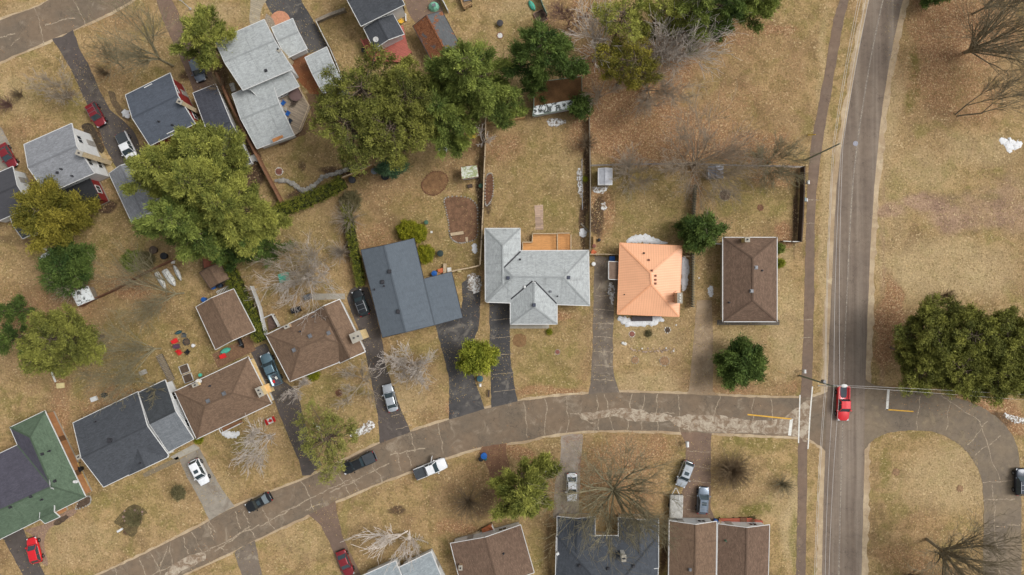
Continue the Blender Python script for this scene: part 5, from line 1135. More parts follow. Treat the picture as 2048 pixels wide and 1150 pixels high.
# folded camping trailer
c = P(1352, 1012, .9); t = thing('camping_trailer', 'folded grey camping trailer parked below the silver crossover', 'trailer', (c.x, c.y, 0), R(88), 'parked and passing vehicles')
q = MB(); q.box((0, 0, .8), (3.7, 2.1, .7), taper=.97); q.build('body', greyp, t, local=True)
q = MB(); loft(q, [(x, [(0, 1.14), (1.08*k, 1.14), (1.08*k, 1.24), (.9*k, 1.33), (0, 1.38)]) for x, k in ((-1.9, .95), (-1.7, 1), (0, 1), (1.7, 1), (1.9, .94))]); q.build('roof', plain('trailer_roof', (164, 162, 156), .6, .2, 2, fine=.1), t, local=True)
q = MB(); q.bar((1.8, .6, .5), (3.0, 0, .5), .1, .1); q.bar((1.8, -.6, .5), (3.0, 0, .5), .1, .1); q.tube((2.9, 0, .2), (2.9, 0, .9), .05, .05); q.build('hitch', white, t, local=True)
q = MB(); q.box((1.4, .35, 1.42), (.9, .06, .05)); q.box((1.4, -.35, 1.42), (.9, .06, .05)); q.box((1.0, 0, 1.43), (.06, 1.6, .05)); q.build('roof_bars', white, t, local=True)
for s_ in (1, -1): q = MB(); q.tube((-.1, s_*.9, .3), (-.1, s_*1.1, .3), .3, .3, 14); q.build('wheel', rubber, t, local=True)
# ------------------------------------------------------------------ fences and walls
def fence(path, h, label, mat, post=2.4, th=.05, wide=0, rail=True, pmat=None, name='fence', closed=False, cap=.0, capmat=None):
    pts = [P(*p) for p in path]; o = pts[len(pts)//2]; t = thing(name, label, 'fence' if 'wall' not in name else 'wall', o, group='yard fences' if 'wall' not in name else None); q = MB(); cp = MB(); n = 0
    for a, b in zip(pts[:-1], pts[1:]):
        q.bar(a+Vector((0, 0, h*.5)), b+Vector((0, 0, h*.5)), th, h*.92)
        if cap: cp.bar(a+Vector((0, 0, h)), b+Vector((0, 0, h)), cap, .06)
        k = max(1, int((b-a).length/post))
        for i in range(k+1):
            if i == k and b is not pts[-1]: continue
            p = a.lerp(b, i/k); m = MB(); m.box((p.x, p.y, h*.53), (.11, .11, h*1.06), math.atan2((b-a).y, (b-a).x)); m.box((p.x, p.y, h*1.07), (.15, .15, .04), math.atan2((b-a).y, (b-a).x)); m.build('post', pmat or mat, t); n += 1
    q.build('panel', mat, t)
    if cap: cp.build('top_rail', capmat or mat, t)
    return t
def wire_fence(path, h, label, post=3.0):
    pts = [P(*p) for p in path]; t = thing('fence', label, 'fence', pts[len(pts)//2], group='yard fences'); q = MB()
    for a, b in zip(pts[:-1], pts[1:]):
        for z in (.3, .6, .9, h): q.bar(a+Vector((0, 0, z)), b+Vector((0, 0, z)), .03 if z < h else .06, .03 if z < h else .06)
        k = max(1, int((b-a).length/post))
        for i in range(k+1):
            p = a.lerp(b, i/k); m = MB(); m.tube((p.x, p.y, 0), (p.x, p.y, h+.06), .05, .05, 6); m.build('post', galv, t)
    q.build('mesh_panel', galv, t); return t
palewood = plain('pale_wood', (176, 156, 128), .8, .15, 3, fine=.1); redwood = plain('red_brown_wood', (128, 92, 68), .85, .15, 3, fine=.15)
fence([(441,152),(470,215),(505,285),(540,352),(570,408)], 1.8, 'long brown board fence with a wide flat cap, right of the carport', redwood, cap=.38, capmat=redwood, th=.1)
fence([(693,24),(665,34),(636,47)], 1.3, 'grey weathered short fence beside the black driveway at the top', greywood, cap=.5, capmat=greywood, th=.12)
fence([(636,47),(648,72),(664,102),(676,130),(689,164),(708,208),(728,253),(748,290)], 1.4, 'thin grey fence passing the long light grey garage', greywood, cap=.1, capmat=offwhite)
fence([(688,358),(718,346),(748,332)], 1.5, 'short wooden rail fence at the end of the stone retaining wall', wood, cap=.16, capmat=palewood)
fence([(972,228),(972,285),(969,350),(967,420),(964,480),(961,531)], 1.7, 'long straight fence with a pale cap between the golden yard and the centre yard', darkwood, cap=.2, capmat=palewood, th=.08)
fence([(961,531),(940,536),(918,540),(898,545)], 1.3, 'pale garden fence at the top of the right-hand black driveway', palewood, cap=.2, capmat=palewood)
fence([(974,248),(1010,244),(1049,238)], 1.2, 'low plank fence under the pines at the top of the centre yard', wood, cap=.14, capmat=wood)
fence([(1177,240),(1178,300),(1179,372),(1179,440),(1178,499)], 1.5, 'grey fence along the right side of the centre yard', greywood, cap=.12, capmat=greywood)
fence([(1601,336),(1600,385),(1598,435),(1595,484)], 1.7, 'tall dark fence beside the walkway, right side of the corner yard', darkwood, cap=.2, capmat=darkwood, th=.1)
fence([(1595,484),(1578,484),(1560,483)], 1.2, 'short fence from the tall dark fence to the corner brown house', darkwood, cap=.12, capmat=offwhite)
fence([(1427,488),(1447,489)], 1.2, 'short white gate-like fence left of the corner brown house', white, cap=.1)
fence([(1179,509),(1208,509),(1237,510)], 1.3, 'pale fence across the top of the old driveway', palewood, cap=.12, capmat=palewood)
fence([(1364,513),(1382,513)], 1.2, 'short pale fence between the orange house and the slatted fence', palewood, cap=.1)
fence([(61,670),(95,652),(122,636),(151,623)], 1.7, 'pale-capped board fence behind the tufted pine at the left', brownwood, cap=.18, capmat=palewood)
fence([(170,612),(195,598),(235,580),(290,549),(330,530),(358,517)], 1.5, 'weathered fence running up from the cluttered lean-to to the big pine', brownwood, cap=.12, capmat=brownwood)
fence([(508,573),(516,594),(524,616),(529,640),(536,668)], 1.5, 'white fence beside the lower end of the tall hedge', white, cap=.1)
fence([(530,636),(548,628),(561,652)], 1.2, 'white fence round the small brown deck', white, cap=.1)
fence([(1076,-10),(1084,14),(1093,34)], 1.5, 'green-capped fence at the top edge beside the toy shelter', greenp, cap=.12, capmat=plain('green_trim', (120, 136, 122)))
fence([(879,-8),(890,12),(897,26)], 1.3, 'short white fence above the leaf-covered garage', white, cap=.1)
wire_fence([(1179,333),(1240,331),(1300,330),(1361,329),(1420,331),(1480,333),(1540,334),(1601,336)], 1.4, 'long horizontal back fence below the leafy lot')
wire_fence([(1163,320),(1163,370),(1164,420)], 1.1, 'low wire fence along the dark strip in the centre yard')
# slatted shadow fence: every slat a short board set across the line
def slat_fence(a, b, label, n):
    a, b = P(*a), P(*b); t = thing('slatted_fence', label, 'fence', (a+b)/2, group='yard fences'); d = (b-a); q = MB(); q.bar(a+Vector((0, 0, .5)), b+Vector((0, 0, .5)), .05, .1); q.bar(a+Vector((0, 0, 1.4)), b+Vector((0, 0, 1.4)), .05, .1); q.build('rail', darkwood, t)
    q = MB(); rz = math.atan2(d.y, d.x)+.9
    for i in range(n): p = a.lerp(b, (i+.5)/n); q.box((p.x, p.y, .95), (.62, .06, 1.7), rz); q.box((p.x, p.y, 1.81), (.64, .09, .04), rz)
    q.build('slats', plain('slat_wood', (128, 124, 106), .8, .15, 3), t)
slat_fence((1387,372), (1383,436), 'upper stretch of the dark slatted fence above the round conifer', 13)
slat_fence((1382,506), (1381,614), 'lower stretch of the dark slatted fence right of the orange house', 22)
# stone retaining wall
q = MB(); rg = random.Random(3); pts = cr([P(*p) for p in [(553,361),(577,362),(592,372),(607,381),(628,372),(648,354),(675,346),(703,337),(733,333)]], 8)
for a, b in zip(pts[:-1], pts[1:]):
    for k in range(3):
        p = a.lerp(b, rg.random()); q.rock((p.x+rg.uniform(-.2, .2), p.y+rg.uniform(-.2, .2), .12+.18*(k > 1)), rg.uniform(.2, .36), 0, .7, rg)
single(q, 'stone_wall', [stone], 'winding grey stone retaining wall above the diagonal hedge', 'stone wall', pts[30])
# wooden decks
def deck(pts, z, label, mat, railm=None, rails=(), group='wooden decks', name='wooden_deck'):
    ps = [P(*p, z) for p in pts]; c = sum(ps, Vector())/len(ps); t = thing(name, label, 'deck', (c.x, c.y, 0), group=group); q = MB(); q.prism(ps, z-.14, z); q.build('deck_boards', mat, t)
    
    for p in ps: q = MB(); q.box((p.x+(c.x-p.x)*.06, p.y+(c.y-p.y)*.06, (z-.14)/2), (.15, .15, z-.14)); q.build('footing', darkwood, t)
    if rails:
        q = MB()
        for i, j in rails:
            a, b = ps[i], ps[j]; q.bar(a+Vector((0, 0, .95)), b+Vector((0, 0, .95)), .14, .05); q.bar(a+Vector((0, 0, .15)), b+Vector((0, 0, .15)), .06, .05); k = max(1, int((b-a).length/.5))
            for m in range(k+1): p = a.lerp(b, m/k); q.box((p.x, p.y, z+.48), (.05, .05, .92))
        q.build('railing', railm or mat, t)
    return t
cedar = boards('cedar_boards', (206, 148, 88), 0, .15, .12); deck([(1045,503),(1045,485),(1064,485),(1065,468),(1113,468),(1113,503)], .7, 'larger left section of the orange cedar deck behind the centre grey house', cedar, palewood, ((0, 1), (1, 2), (2, 3), (3, 4)))
deck([(1114,503),(1114,467),(1138,467),(1141,470),(1141,503)], .7, 'smaller right section of the orange cedar deck behind the centre grey house', boards('cedar_boards_cross', (200, 142, 84), 0, .15, .12), palewood, ((0, 1), (1, 2), (3, 4)))
deck([(554,194),(597,171),(611,197),(621,214),(602,262),(587,272)], .6, 'grey weathered deck with blue chairs behind the light grey house', boards('weathered_boards', (158, 142, 122), A(44,-22), .15, .3), palewood, ((1, 2), (2, 3), (3, 4)))
deck([(724,81),(730,78),(806,50),(816,95),(824,104),(801,124),(743,122)], .8, 'salmon red painted deck round the low wing at the top', boards('red_deck_boards', (176, 98, 84), A(60,-29), .16, .15), plain('red_deck_rail', (170, 92, 80), .7, .1), ((0, 6),))
deck([(914,-20),(928,19),(944,10),(930,-30)], .8, 'small wooden deck at the top edge left of the long centre yard', boards('deck_brown', (140, 112, 78), .5, .15, .2), wood, ((0, 1), (1, 2)))
deck([(142,930),(156,925),(179,980),(166,987)], .5, 'yellowish lower side deck along the green roof', boards('side_deck_pale', (188, 158, 98), 1.1, .15, .15), wood)
deck([(534,638),(548,630),(558,652),(538,662)], .5, 'small dark brown deck against the brown hip-roofed house', boards('deck_dark', (96, 74, 64), .4, .15, .15), brownwood)
deck([(443,856),(482,840),(485,845),(447,864)], .5, 'narrow brown front stoop with white railing at the flag house', boards('stoop_boards', (140, 98, 66), .4, .15, .15), white, ((0, 3), (3, 2)))
deck([(1438,1052),(1438,1037),(1468,1037),(1500,1036),(1526,1042),(1526,1052)], .5, 'terracotta-red front deck cluttered with pots at the bottom', boards('terracotta_boards', (164, 84, 60), 0, .15, .15), wood, ((0, 1),))
deck([(1264,633),(1305,633),(1305,642),(1264,642)], .5, 'dark front step in the snow below the orange roof', plain('dark_step', (78, 72, 74), .8, .1), blackp)
deck([(905,1085),(958,1062),(960,1070),(908,1092)], .5, 'pale front porch floor of the brown house at the bottom', boards('porch_pale', (178, 160, 134), .4, .15, .15), wood)
deck([(963,1058),(984,1047),(990,1060),(966,1070)], .7, 'rusty orange stoop at the corner of the brown house porch', plain('rusty_stoop', (150, 88, 54), .8, .25, 2, fine=.2), offwhite, ((2, 1),))
deck([(1358,1040),(1395,1038),(1398,1048),(1358,1048)], .3, 'pale garage apron panel at the front of the bottom brown gable house', plain('cream_apron', (206, 200, 180), .7, .08), white)
# ------------------------------------------------------------------ snow
def snow(cl, label, h=.22, mat=None):
    pts = cr([Vector((*P(a, b).xy, w/S)) for a, b, w in cl], 5); V = []; F = []; rg = random.Random(int(cl[0][0])); m = 9; n = len(pts)
    for i, p in enumerate(pts):
        d = pts[min(i+1, n-1)]-pts[max(i-1, 0)]; d = Vector((d.x, d.y, 0)).normalized(); nn = Vector((-d.y, d.x, 0)); w = max(.03, p.z)*rg.uniform(.7, 1.25)
        for j in range(m):
            s_ = -1+2*j/(m-1); e = rg.uniform(.92, 1.08); V.append((p.x+nn.x*w*s_*e*rg.uniform(.85, 1.15), p.y+nn.y*w*s_*e, .018+(h*min(1, w*1.3)*(1-s_*s_)**.6*rg.uniform(.8, 1.1) if abs(s_) < .99 else 0)))
    for i in range(n-1):
        for j in range(m-1): F.append(((i+1)*m+j, (i+1)*m+j+1, i*m+j+1, i*m+j))
    q = MB(); q.add(V, F); single(q, 'snow_patch', [mat or snow_m], label, 'snow', (P(*cl[len(cl)//2][:2])), 'leftover snow patches', smooth=True)
snow([(1253,484,2),(1265,479,6),(1285,477,9),(1305,481,7),(1322,485,4),(1335,486,1)], 'crescent of snow behind the orange roof', .3)
snow([(1366,512,5),(1370,530,8),(1370,555,8),(1368,575,5),(1366,582,2)], 'strip of snow along the right wall of the orange-roofed house', .3)
snow([(1236,635,3),(1246,640,8),(1262,646,9),(1284,645,9),(1305,642,9),(1318,638,6),(1328,642,2)], 'wide crescent of snow in front of the orange roof', .3)
snow([(1222,565,3),(1223,577,7),(1223,592,6),(1225,610,2)], 'thin dirty snow strip on the old driveway', .12, snow_t)
snow([(940,548,8),(946,560,15),(950,572,15),(955,585,7)], 'large leaf-specked snow pile at the top of the black driveway', .3, snow_t)
snow([(1423,572,3),(1421,580,6),(1422,588,5),(1422,594,2)], 'small snow patch left of the corner brown house', .15)
snow([(1094,240,3),(1106,245,9),(1118,244,6),(1132,243,3)], 'melting snow patch below the flaking shed', .12, snow_t)
snow([(2001,276,3),(2006,282,9),(2013,283,6),(2018,289,13),(2026,286,7),(2034,290,9),(2044,285,3)], 'bright snow patch on the right field', .1)
snow([(2018,298,6),(2022,305,3)], 'tiny snow tongue below the bright field patch', .1)
snow([(1184,376,3),(1196,380,7),(1208,378,6),(1216,372,2)], 'melting snow below the small pale shed', .12, snow_t)
snow([(1158,336,2),(1159,350,6),(1160,365,6),(1161,385,4),(1162,395,2)], 'thin snow strip along the left of the dark edging', .1, snow_t)
snow([(1164,457,4),(1166,466,7),(1169,474,3)], 'small snow patch near the plank right of the cedar deck', .15)
snow([(1206,405,4),(1208,412,6),(1206,420,3)], 'speckled snow remnant in the dark bed left of the orange house yard', .08, snow_t)
snow([(878,302,3),(884,297,8),(890,296,8),(905,290,3)], 'snow corner showing under the pines above the golden yard', .2)
snow([(950,487,3),(949,495,6),(950,503,4),(951,507,2)], 'little snow patch at the corner of the walled garden bed', .15)
snow([(700,872,3),(715,866,7),(733,856,11),(742,850,9),(747,856,3)], 'melting snow under the yellow-budded tree', .14, snow_t)
snow([(444,866,3),(452,868,6),(464,870,7),(474,868,6),(476,862,2)], 'snow heap in front of the flag house stoop', .3)
snow([(676,500,3),(677,506,7),(675,512,3)], 'snow lump in the dark bed left of the narrow hedge', .12, snow_t)
snow([(246,222,5),(252,228,8),(258,236,3)], 'white snow lump beside the curved garden bed at the top left', .2)
snow([(625,846,2),(634,852,4),(640,862,2)], 'thin snow streak at the upper edge of the budding tree', .08, snow_t)
snow([(2008,828,3),(2020,835,6),(2035,840,7),(2050,842,4)], 'dirty snow in the shade right of the loop road', .12, snow_t)
snow([(80,520,4),(92,512,7),(104,505,6),(112,498,3)], 'white patch beside the low dark juniper', .2)
snow([(80,492,2),(88,496,4),(94,500,2)], 'small white scrap above the white patch by the juniper', .15)
# ------------------------------------------------------------------ poles, wires, mailboxes
def pole(foot, top, ht, label, arms=True, light=False):
    a = P(*foot); b = P(*top, ht); t = thing('utility_pole', label, 'utility pole', a, group='utility poles'); q = MB(); q.tube(a, (b.x, b.y, ht), .15, .1, 10); q.build('shaft', plain('green_pole', (124, 130, 112), .9, .15, 2), t)
    if arms: q = MB(); q.bar((b.x-2.2, b.y+.1, ht-.5), (b.x+.9, b.y-.1, ht-.5), .12, .12); q.build('crossarm', greywood, t)
    for dx in ((-2.1, -.9, .7) if arms else (0, )): q = MB(); q.lathe((b.x+dx, b.y-.02*dx, ht-.45), [(.05, 0), (.09, .08), (.05, .14), (.08, .2), (.03, .28)], 8); q.build('insulator', offwhite, t)
    if light:
        q = MB(); q.bar((b.x, b.y, ht-1.2), (b.x+1.5, b.y-.02, ht-.8), .07, .07); ar = q.build('lamp_arm', galv, t); q = MB(); q.lathe((b.x+1.9, b.y-.02, ht-.85), [(.1, 0), (.4, .05), (.34, .16), (.1, .24)], 12, sx=1.3, sy=.7); q.build('lamp_head', white, ar)
        q = MB(); q.tube((b.x-.3, b.y+.4, ht-3.2), (b.x-.3, b.y+.4, ht-2.3), .24, .24, 10); q.build('transformer', galv, t)
    return b
b1 = pole((1611,320), (1680,287), 12.1, 'slender utility pole beside the walkway at the top of the tall dark fence', False)
b2 = pole((1599,751), (1668,773), 12.1, 'utility pole with crossarm and street light at the road crossing', True, True)
def wire(p, q_, sag=.5, r=.022, mb=None, n=14):
    p, q_ = Vector(p), Vector(q_); pts = [p.lerp(q_, i/n)-Vector((0, 0, sag*4*(i/n)*(1-i/n))) for i in range(n+1)]
    for a, b in zip(pts[:-1], pts[1:]): mb.tube(a, b, r, r, 4, 0, False)
wire_m = plain('wire', (196, 192, 188), .5, .04)
def wires(label, segs, r=.022):
    m = MB(); [wire(a, b, .6, r, m) for a, b in segs]; single(m, 'overhead_wire', [wire_m], label, 'wire', segs[0][0], 'overhead wires')
wires('pair of overhead wires from the top edge to the upper utility pole, right-hand pair', [(P(1746,-70,12), P(1683,287,11.9)), (P(1753,-70,12), P(1686,288,11.9))])
wires('pair of overhead wires from the top edge over the sandy shoulder, left-hand pair', [(P(1731,-70,10), P(1666,290,10.6)), (P(1736,-70,10), P(1669,290,10.6))])
wires('overhead wires between the two utility poles, right-hand pair', [(P(1683,287,11.9), P(1668,773,11.8)), (P(1686,288,11.9), P(1680,775,11.8))])
wires('overhead wires between the two utility poles over the shoulder, left-hand pair', [(P(1666,290,10.6), P(1650,771,10.9)), (P(1669,290,10.6), P(1652,772,10.9))])
wires('overhead wires from the crossing to the bottom edge, right-hand pair', [(P(1668,773,11.8), P(1650,1200,12)), (P(1680,775,11.8), P(1657,1200,12))])
wires('overhead wires from the crossing to the bottom edge, left-hand pair', [(P(1650,771,10.9), P(1628,1200,12)), (P(1653,772,10.9), P(1631,1200,12))])
wires('service wires running right from the crossing over the pine grove', [(P(1650,771,10.9), P(2100,804,10)), (P(1668,770,10.9), P(2100,792,10))], .018)
def lamp_post(foot, top, ht, label):
    a = P(*foot); b = P(*top, ht); t = thing('lamp_post', label, 'lamp post', a, group='lamp posts'); q = MB(); q.tube(a, b, .09, .06, 8); q.build('shaft', white, t); q = MB(); q.lathe((b.x, b.y, ht-.05), [(.08, 0), (.22, .1), (.18, .3), (.05, .38)], 10); q.build('lamp_head', white, t)
    q = MB(); q.box((a.x, a.y, .1), (.4, .4, .2)); q.build('base', concrete, t)
lamp_post((1083,916), (1090,942), 8, 'thin white lamp post in front of the feathery olive pine')
lamp_post((381,18), (360,-1), 4, 'white lamp post on the lawn at the top beside the brown driveway')
def mailbox(px, py, label, m=white, sz=(.45, .6, .5)):
    c = P(px, py); t = thing('mailbox', label, 'mailbox', c, group='roadside boxes'); q = MB(); q.box((c.x, c.y, .5), (.1, .1, 1.0)); q.build('post', greywood, t)
    q = MB(); q.box((c.x, c.y, 1.15), (sz[0], sz[1], .3)); q.tube((c.x, c.y-sz[1]/2, 1.3), (c.x, c.y+sz[1]/2, 1.3), sz[0]/2, sz[0]/2, 12); q.build('box', m, t); q = MB(); q.box((c.x+sz[0]/2+.03, c.y, 1.35), (.03, .06, .25)); q.build('flag', redp, t)
mailbox(1610, 367, 'small white roadside box above the green one beside the walkway'); mailbox(1603, 401, 'grey-green roadside box left of its white companion by the walkway', plain('box_green', (122, 140, 140), .5)); mailbox(1607, 402, 'white roadside box touching the grey-green one by the walkway', sz=(.35, .5, .4))
mailbox(1603, 741, 'white roadside box just above the crossing utility pole'); mailbox(961, 768, 'white mailbox between the two black driveways', sz=(.4, .5, .4)); mailbox(1371, 885, 'white mailbox at the mouth of the brown driveway below the street', sz=(.5, .9, .4))
# fire hydrant marker
c = P(1616,270); q = MB(); q.tube((c.x, c.y, 0), (c.x+.25, c.y-.4, 2.2), .07, .07, 8); single(q, 'guy_guard', [plain('guard_yellow', (224, 186, 40), .5)], 'yellow plastic guard tube beside the walkway near the upper utility pole', 'guard tube', c)
# Canadian flag on a leaning staff
t = thing('flag', 'red and white maple leaf flag spread on the lawn of the brown hip-roofed house', 'flag', P(534,850)); ax = Vector((math.cos(.42), math.sin(.42), 0)); ay = Vector((-ax.y, ax.x, 0)); Lf, Hf = 1.75, .95
def fl_pt(u, v, k=0): p = P(533,851,1.5)+ax*(u*Lf)+ay*(v*Hf); return Vector((p.x, p.y, 1.5+.05*math.sin(u*9)+k))
for nm, u0, u1, m in (('red_band', 0, .25, redp), ('white_band', .25, .75, white), ('red_band', .75, 1, redp)):
    q = MB(); n = 4
    for i in range(n): a, b = u0+(u1-u0)*i/n, u0+(u1-u0)*(i+1)/n; q.add([fl_pt(a, 0), fl_pt(b, 0), fl_pt(b, 1), fl_pt(a, 1)], [(0, 1, 2, 3), (3, 2, 1, 0)])
    q.build(nm, m, t)
ML_ = [(0,-.5),(.03,-.5),(.02,-.28),(.26,-.32),(.22,-.24),(.44,-.02),(.38,.02),(.42,.17),(.28,.13),(.25,.2),(.14,.06),(.19,.34),(.1,.3),(0,.5)]
lf_ = ML_+[(-x, y) for x, y in reversed(ML_[1:-1])]; tri = tessellate_polygon([[Vector((x, y, 0)) for x, y in lf_]]); q = MB(); q.add([fl_pt(.5+x*.9*Hf/Lf, .5+y*.85, .03) for x, y in lf_], [tuple(a) for a in tri]+[tuple(reversed(a)) for a in tri]); q.build('maple_leaf', redp, t)
q = MB(); q.tube(P(531,853), fl_pt(0, 1), .03, .025, 6); q.build('staff', white, t)
# ------------------------------------------------------------------ yard things
def chair(px, py, rz, m, label, z=0, name='lawn_chair'):
    c = P(px, py, z); t = thing(name, label, 'chair', (c.x, c.y, z), rz, 'garden chairs'); q = MB(); q.box((0, 0, .38), (.6, .6, .06)); q.build('seat', m, t, local=True); q = MB(); q.add([(-.3,-.3,.4),(-.3,.3,.4),(-.55,.3,1.0),(-.55,-.3,1.0),(-.24,-.3,.4),(-.24,.3,.4),(-.49,.3,1.02),(-.49,-.3,1.02)], [(0,1,2,3),(7,6,5,4),(0,4,5,1),(1,5,6,2),(2,6,7,3),(3,7,4,0)]); q.build('backrest', m, t, local=True)
    for sx, sy in ((1, 1), (1, -1), (-1, 1), (-1, -1)): q = MB(); q.box((sx*.26, sy*.3, .19), (.06, .06, .38)); q.build('leg', m, t, local=True)
    for sy in (1, -1): q = MB(); q.box((0, sy*.34, .6), (.62, .1, .05)); q.build('armrest', m, t, local=True)
chair(354,681,.5,redp,'upper red lawn chair at the fire pit'); chair(362,705,-.9,redp,'lower red lawn chair at the fire pit'); chair(377,703,2.4,blackp,'black lawn chair below the fire pit'); chair(371,671,-1.6,plain('grey_chair',(84,88,88),.6),'dark grey lawn chair above the fire pit')
chair(358,692,.1,plain('plum_plastic',(84,62,80),.5),'plum-coloured chair between the two red lawn chairs')
chair(568,207,2.5,bluep,'upper bright blue deck chair on the grey weathered deck',.6); chair(577,228,2.6,bluep,'lower bright blue deck chair on the grey weathered deck',.6); chair(581,243,2.6,plain('navy_plastic',(38,48,62),.5),'dark navy deck chair at the lower end of the row on the weathered deck',.6); chair(590,206,1.2,darkwood,'dark brown chair beside the covered round table on the deck',.6)
chair(804,44,.6,yellowp,'yellow chair on the lawn right of the low red-windowed wing'); chair(450,711,.4,redp,'red chair beside the teal play boat'); chair(596,618,.4,blackp,'black chair beside the covered grill in the hedge yard'); chair(1187,504,1,orangep,'orange chair by the fence near the centre grey house')
def table(px, py, r, m, label, z=0, h=.72, name='garden_table', sq=None, rz=0):
    c = P(px, py, z+h); t = thing(name, label, 'table', (c.x, c.y, z), rz, 'garden tables'); q = MB()
    if sq: q.box((0, 0, h), (sq[0], sq[1], .06))
    else: q.lathe((0, 0, h-.1), [(r*.97, 0), (r, .08), (r*.8, .13), (.05, .16)], 20)
    q.build('tabletop', m, t, local=True)
    for i in range(4): a = .8+i*math.pi/2; k = r*.7; q = MB(); q.tube((k*math.cos(a), k*math.sin(a), 0), (k*math.cos(a)*.8, k*math.sin(a)*.8, h-.05), .04, .04, 6); q.build('leg', darkwood, t, local=True)
table(591,188,1.15,plain('brown_cover',(104,84,80),.7,.08),'covered round brown table on the grey weathered deck',.6); table(571,218,.3,concrete,'little round table between the two blue deck chairs',.6,.5)
table(568,555,.8,tealp,'square teal-topped table under the pale gnarled tree',sq=(1.8,1.5),rz=.25)
def ring(px, py, r, label, m=stone, fill=mulch, n=14, sz=.12, name='fire_ring', cat='fire ring'):
    c = P(px, py); t = thing(name, label, cat, c, group='stone rings on the lawns'); rg = random.Random(int(px)); q = MB()
    for i in range(n): a = 6.283*i/n; q.rock((c.x+r*math.cos(a), c.y+r*math.sin(a), .03), sz*rg.uniform(.7, 1.3), 0, .8, rg)
    q.build('stones', m, t); q = MB(); q.lathe((c.x, c.y, .012), [(r*.95, 0), (r*.9, .04), (r*.3, .07)], 16); q.build('filling', fill, t)
ring(558,343,.62,'white-stoned ring near the brown board fence above the stone wall',offwhite,rustst); ring(1115,704,.42,'small red-filled ring on the centre front lawn',stone,rustst,12,.08); ring(1264,668,.5,'upper left stone ring with red filling on the orange house lawn',offwhite,rustst,12,.09)
ring(1270,720,.62,'lower left stone ring on the orange house lawn',stone,plain('dry_fill',(140,112,84),.95,.25,3,fine=.3),11,.09); ring(1329,722,.8,'lower right stone ring, the largest on the orange house lawn',stone,plain('dry_fill',(140,112,84)),13,.1); ring(1521,415,.5,'small double ring in the middle of the corner back yard',rustst,mulch,14,.09)
ring(1450,390,.95,'round stone-edged bed with dead stalks in the corner back yard',stone,soil,16,.1,'flower_bed','garden bed'); ring(1000,71,.5,'pale stone fire ring on the top centre lawn',rustst,offwhite,14,.1); ring(678,786,.6,'faint reddish ring on the lawn below the brown hip-roofed house',rustst,mulch,14,.07)
ring(373,684,.55,'dark fire pit between the red lawn chairs',darkv,soil,14,.12); ring(1792,944,.6,'reddish leafy spot ring at the left of the loop island',rustst,plain('dry_fill',(140,112,84)),9,.06,'leaf_ring','leaf pile'); ring(1920,977,.55,'reddish leafy spot ring at the right of the loop island',rustst,plain('dry_fill',(140,112,84)),9,.06,'leaf_ring','leaf pile')
ring(1335,660,.5,'white-stoned patch at the upper right of the orange house lawn',offwhite,soil,8,.1,'stone_cluster','stones')
q = MB(); rg = random.Random(8)
for i in range(34): p = P(1262+i*2.6, 700+rg.uniform(-5, 5)); q.rock((p.x, p.y, .04), rg.uniform(.08, .2), 0, .7, rg)
single(q, 'stone_row', [plain('mixed_stone', (160, 140, 122), .9, .35, 1.5)], 'broken row of small stones across the front lawn of the orange house', 'stones', P(1305,700)); 
q = MB()
for p_ in [(1250,688),(1246,686),(1352,650),(1398,556),(1347,702),(1332,696),(1284,697)]: p = P(*p_); q.rock((p.x, p.y, .06), .3 if p_[0] < 1251 else .16, 0, .7, rg)
single(q, 'boulder', [offwhite], 'pale loose boulders on the front lawn of the orange house', 'stones', P(1248,687))
q = MB()
for i in range(26): p = P(262+rg.uniform(-16, 26), 1030+rg.uniform(-10, 12)); q.rock((p.x, p.y, .05), rg.uniform(.1, .26), 0, .7, rg)
single(q, 'rock_pile', [plain('pink_stone', (150, 124, 116), .9, .2, 3)], 'pinkish rocks heaped in the dark bed on the lower left lawn', 'rocks', P(268,1030))
def bin_(px, py, m, label, r=.34, h=.95, name='garbage_bin', cat='bin'):
    c = P(px, py, h*.5); t = thing(name, label, cat, (c.x, c.y, 0), group='bins and barrels'); q = MB(); q.lathe((c.x, c.y, 0), [(r*.82, 0), (r*.95, h*.5), (r, h*.92)], 14); q.build('body', m, t); q = MB(); q.lathe((c.x, c.y, h*.92), [(r*1.08, 0), (r*1.05, .06), (r*.4, .11)], 14); q.build('lid', m, t)
bin_(853,445,greenp,'round green composter on the golden yard'); bin_(881,507,plain('dark_green_plastic',(40,54,52),.5),'dark green bin right of the lower topiary',.5,1.); bin_(749,343,greyp,'grey barrel at the end of the wooden rail fence',.5); bin_(771,352,blackp,'black composter under the open pines',.7,.9)
bin_(705,360,darkv,'dark barrel at the right tip of the diagonal hedge',.55); bin_(329,512,blackp,'right-hand black kettle barrel below the grey garage',.55,.8); bin_(308,500,plain('rust_brown',(74,62,52),.8),'left-hand brown fire barrel below the grey garage',.62,.8); bin_(427,574,bluep,'blue barrel under the eave of the brown-roofed shed',.4); bin_(441,571,plain('navy_plastic',(38,48,62)),'dark blue barrel right of the blue one under the shed eave',.38)
bin_(409,599,bluep,'blue barrel at the top corner of the brown garage',.38); bin_(968,911,bluep,'blue recycling bin by the kerb below the street',.5,1.); bin_(962,917,blackp,'black bin beside the blue recycling bin at the kerb',.4); bin_(971,917,plain('teal_dark',(40,92,88),.5),'small teal bin tucked beside the blue recycling bin',.26,.6); bin_(960,757,plain('bluegreen_bin',(52,86,96),.5),'blue-green bin at the foot of the bright yellow-green cedar',.5,.8)
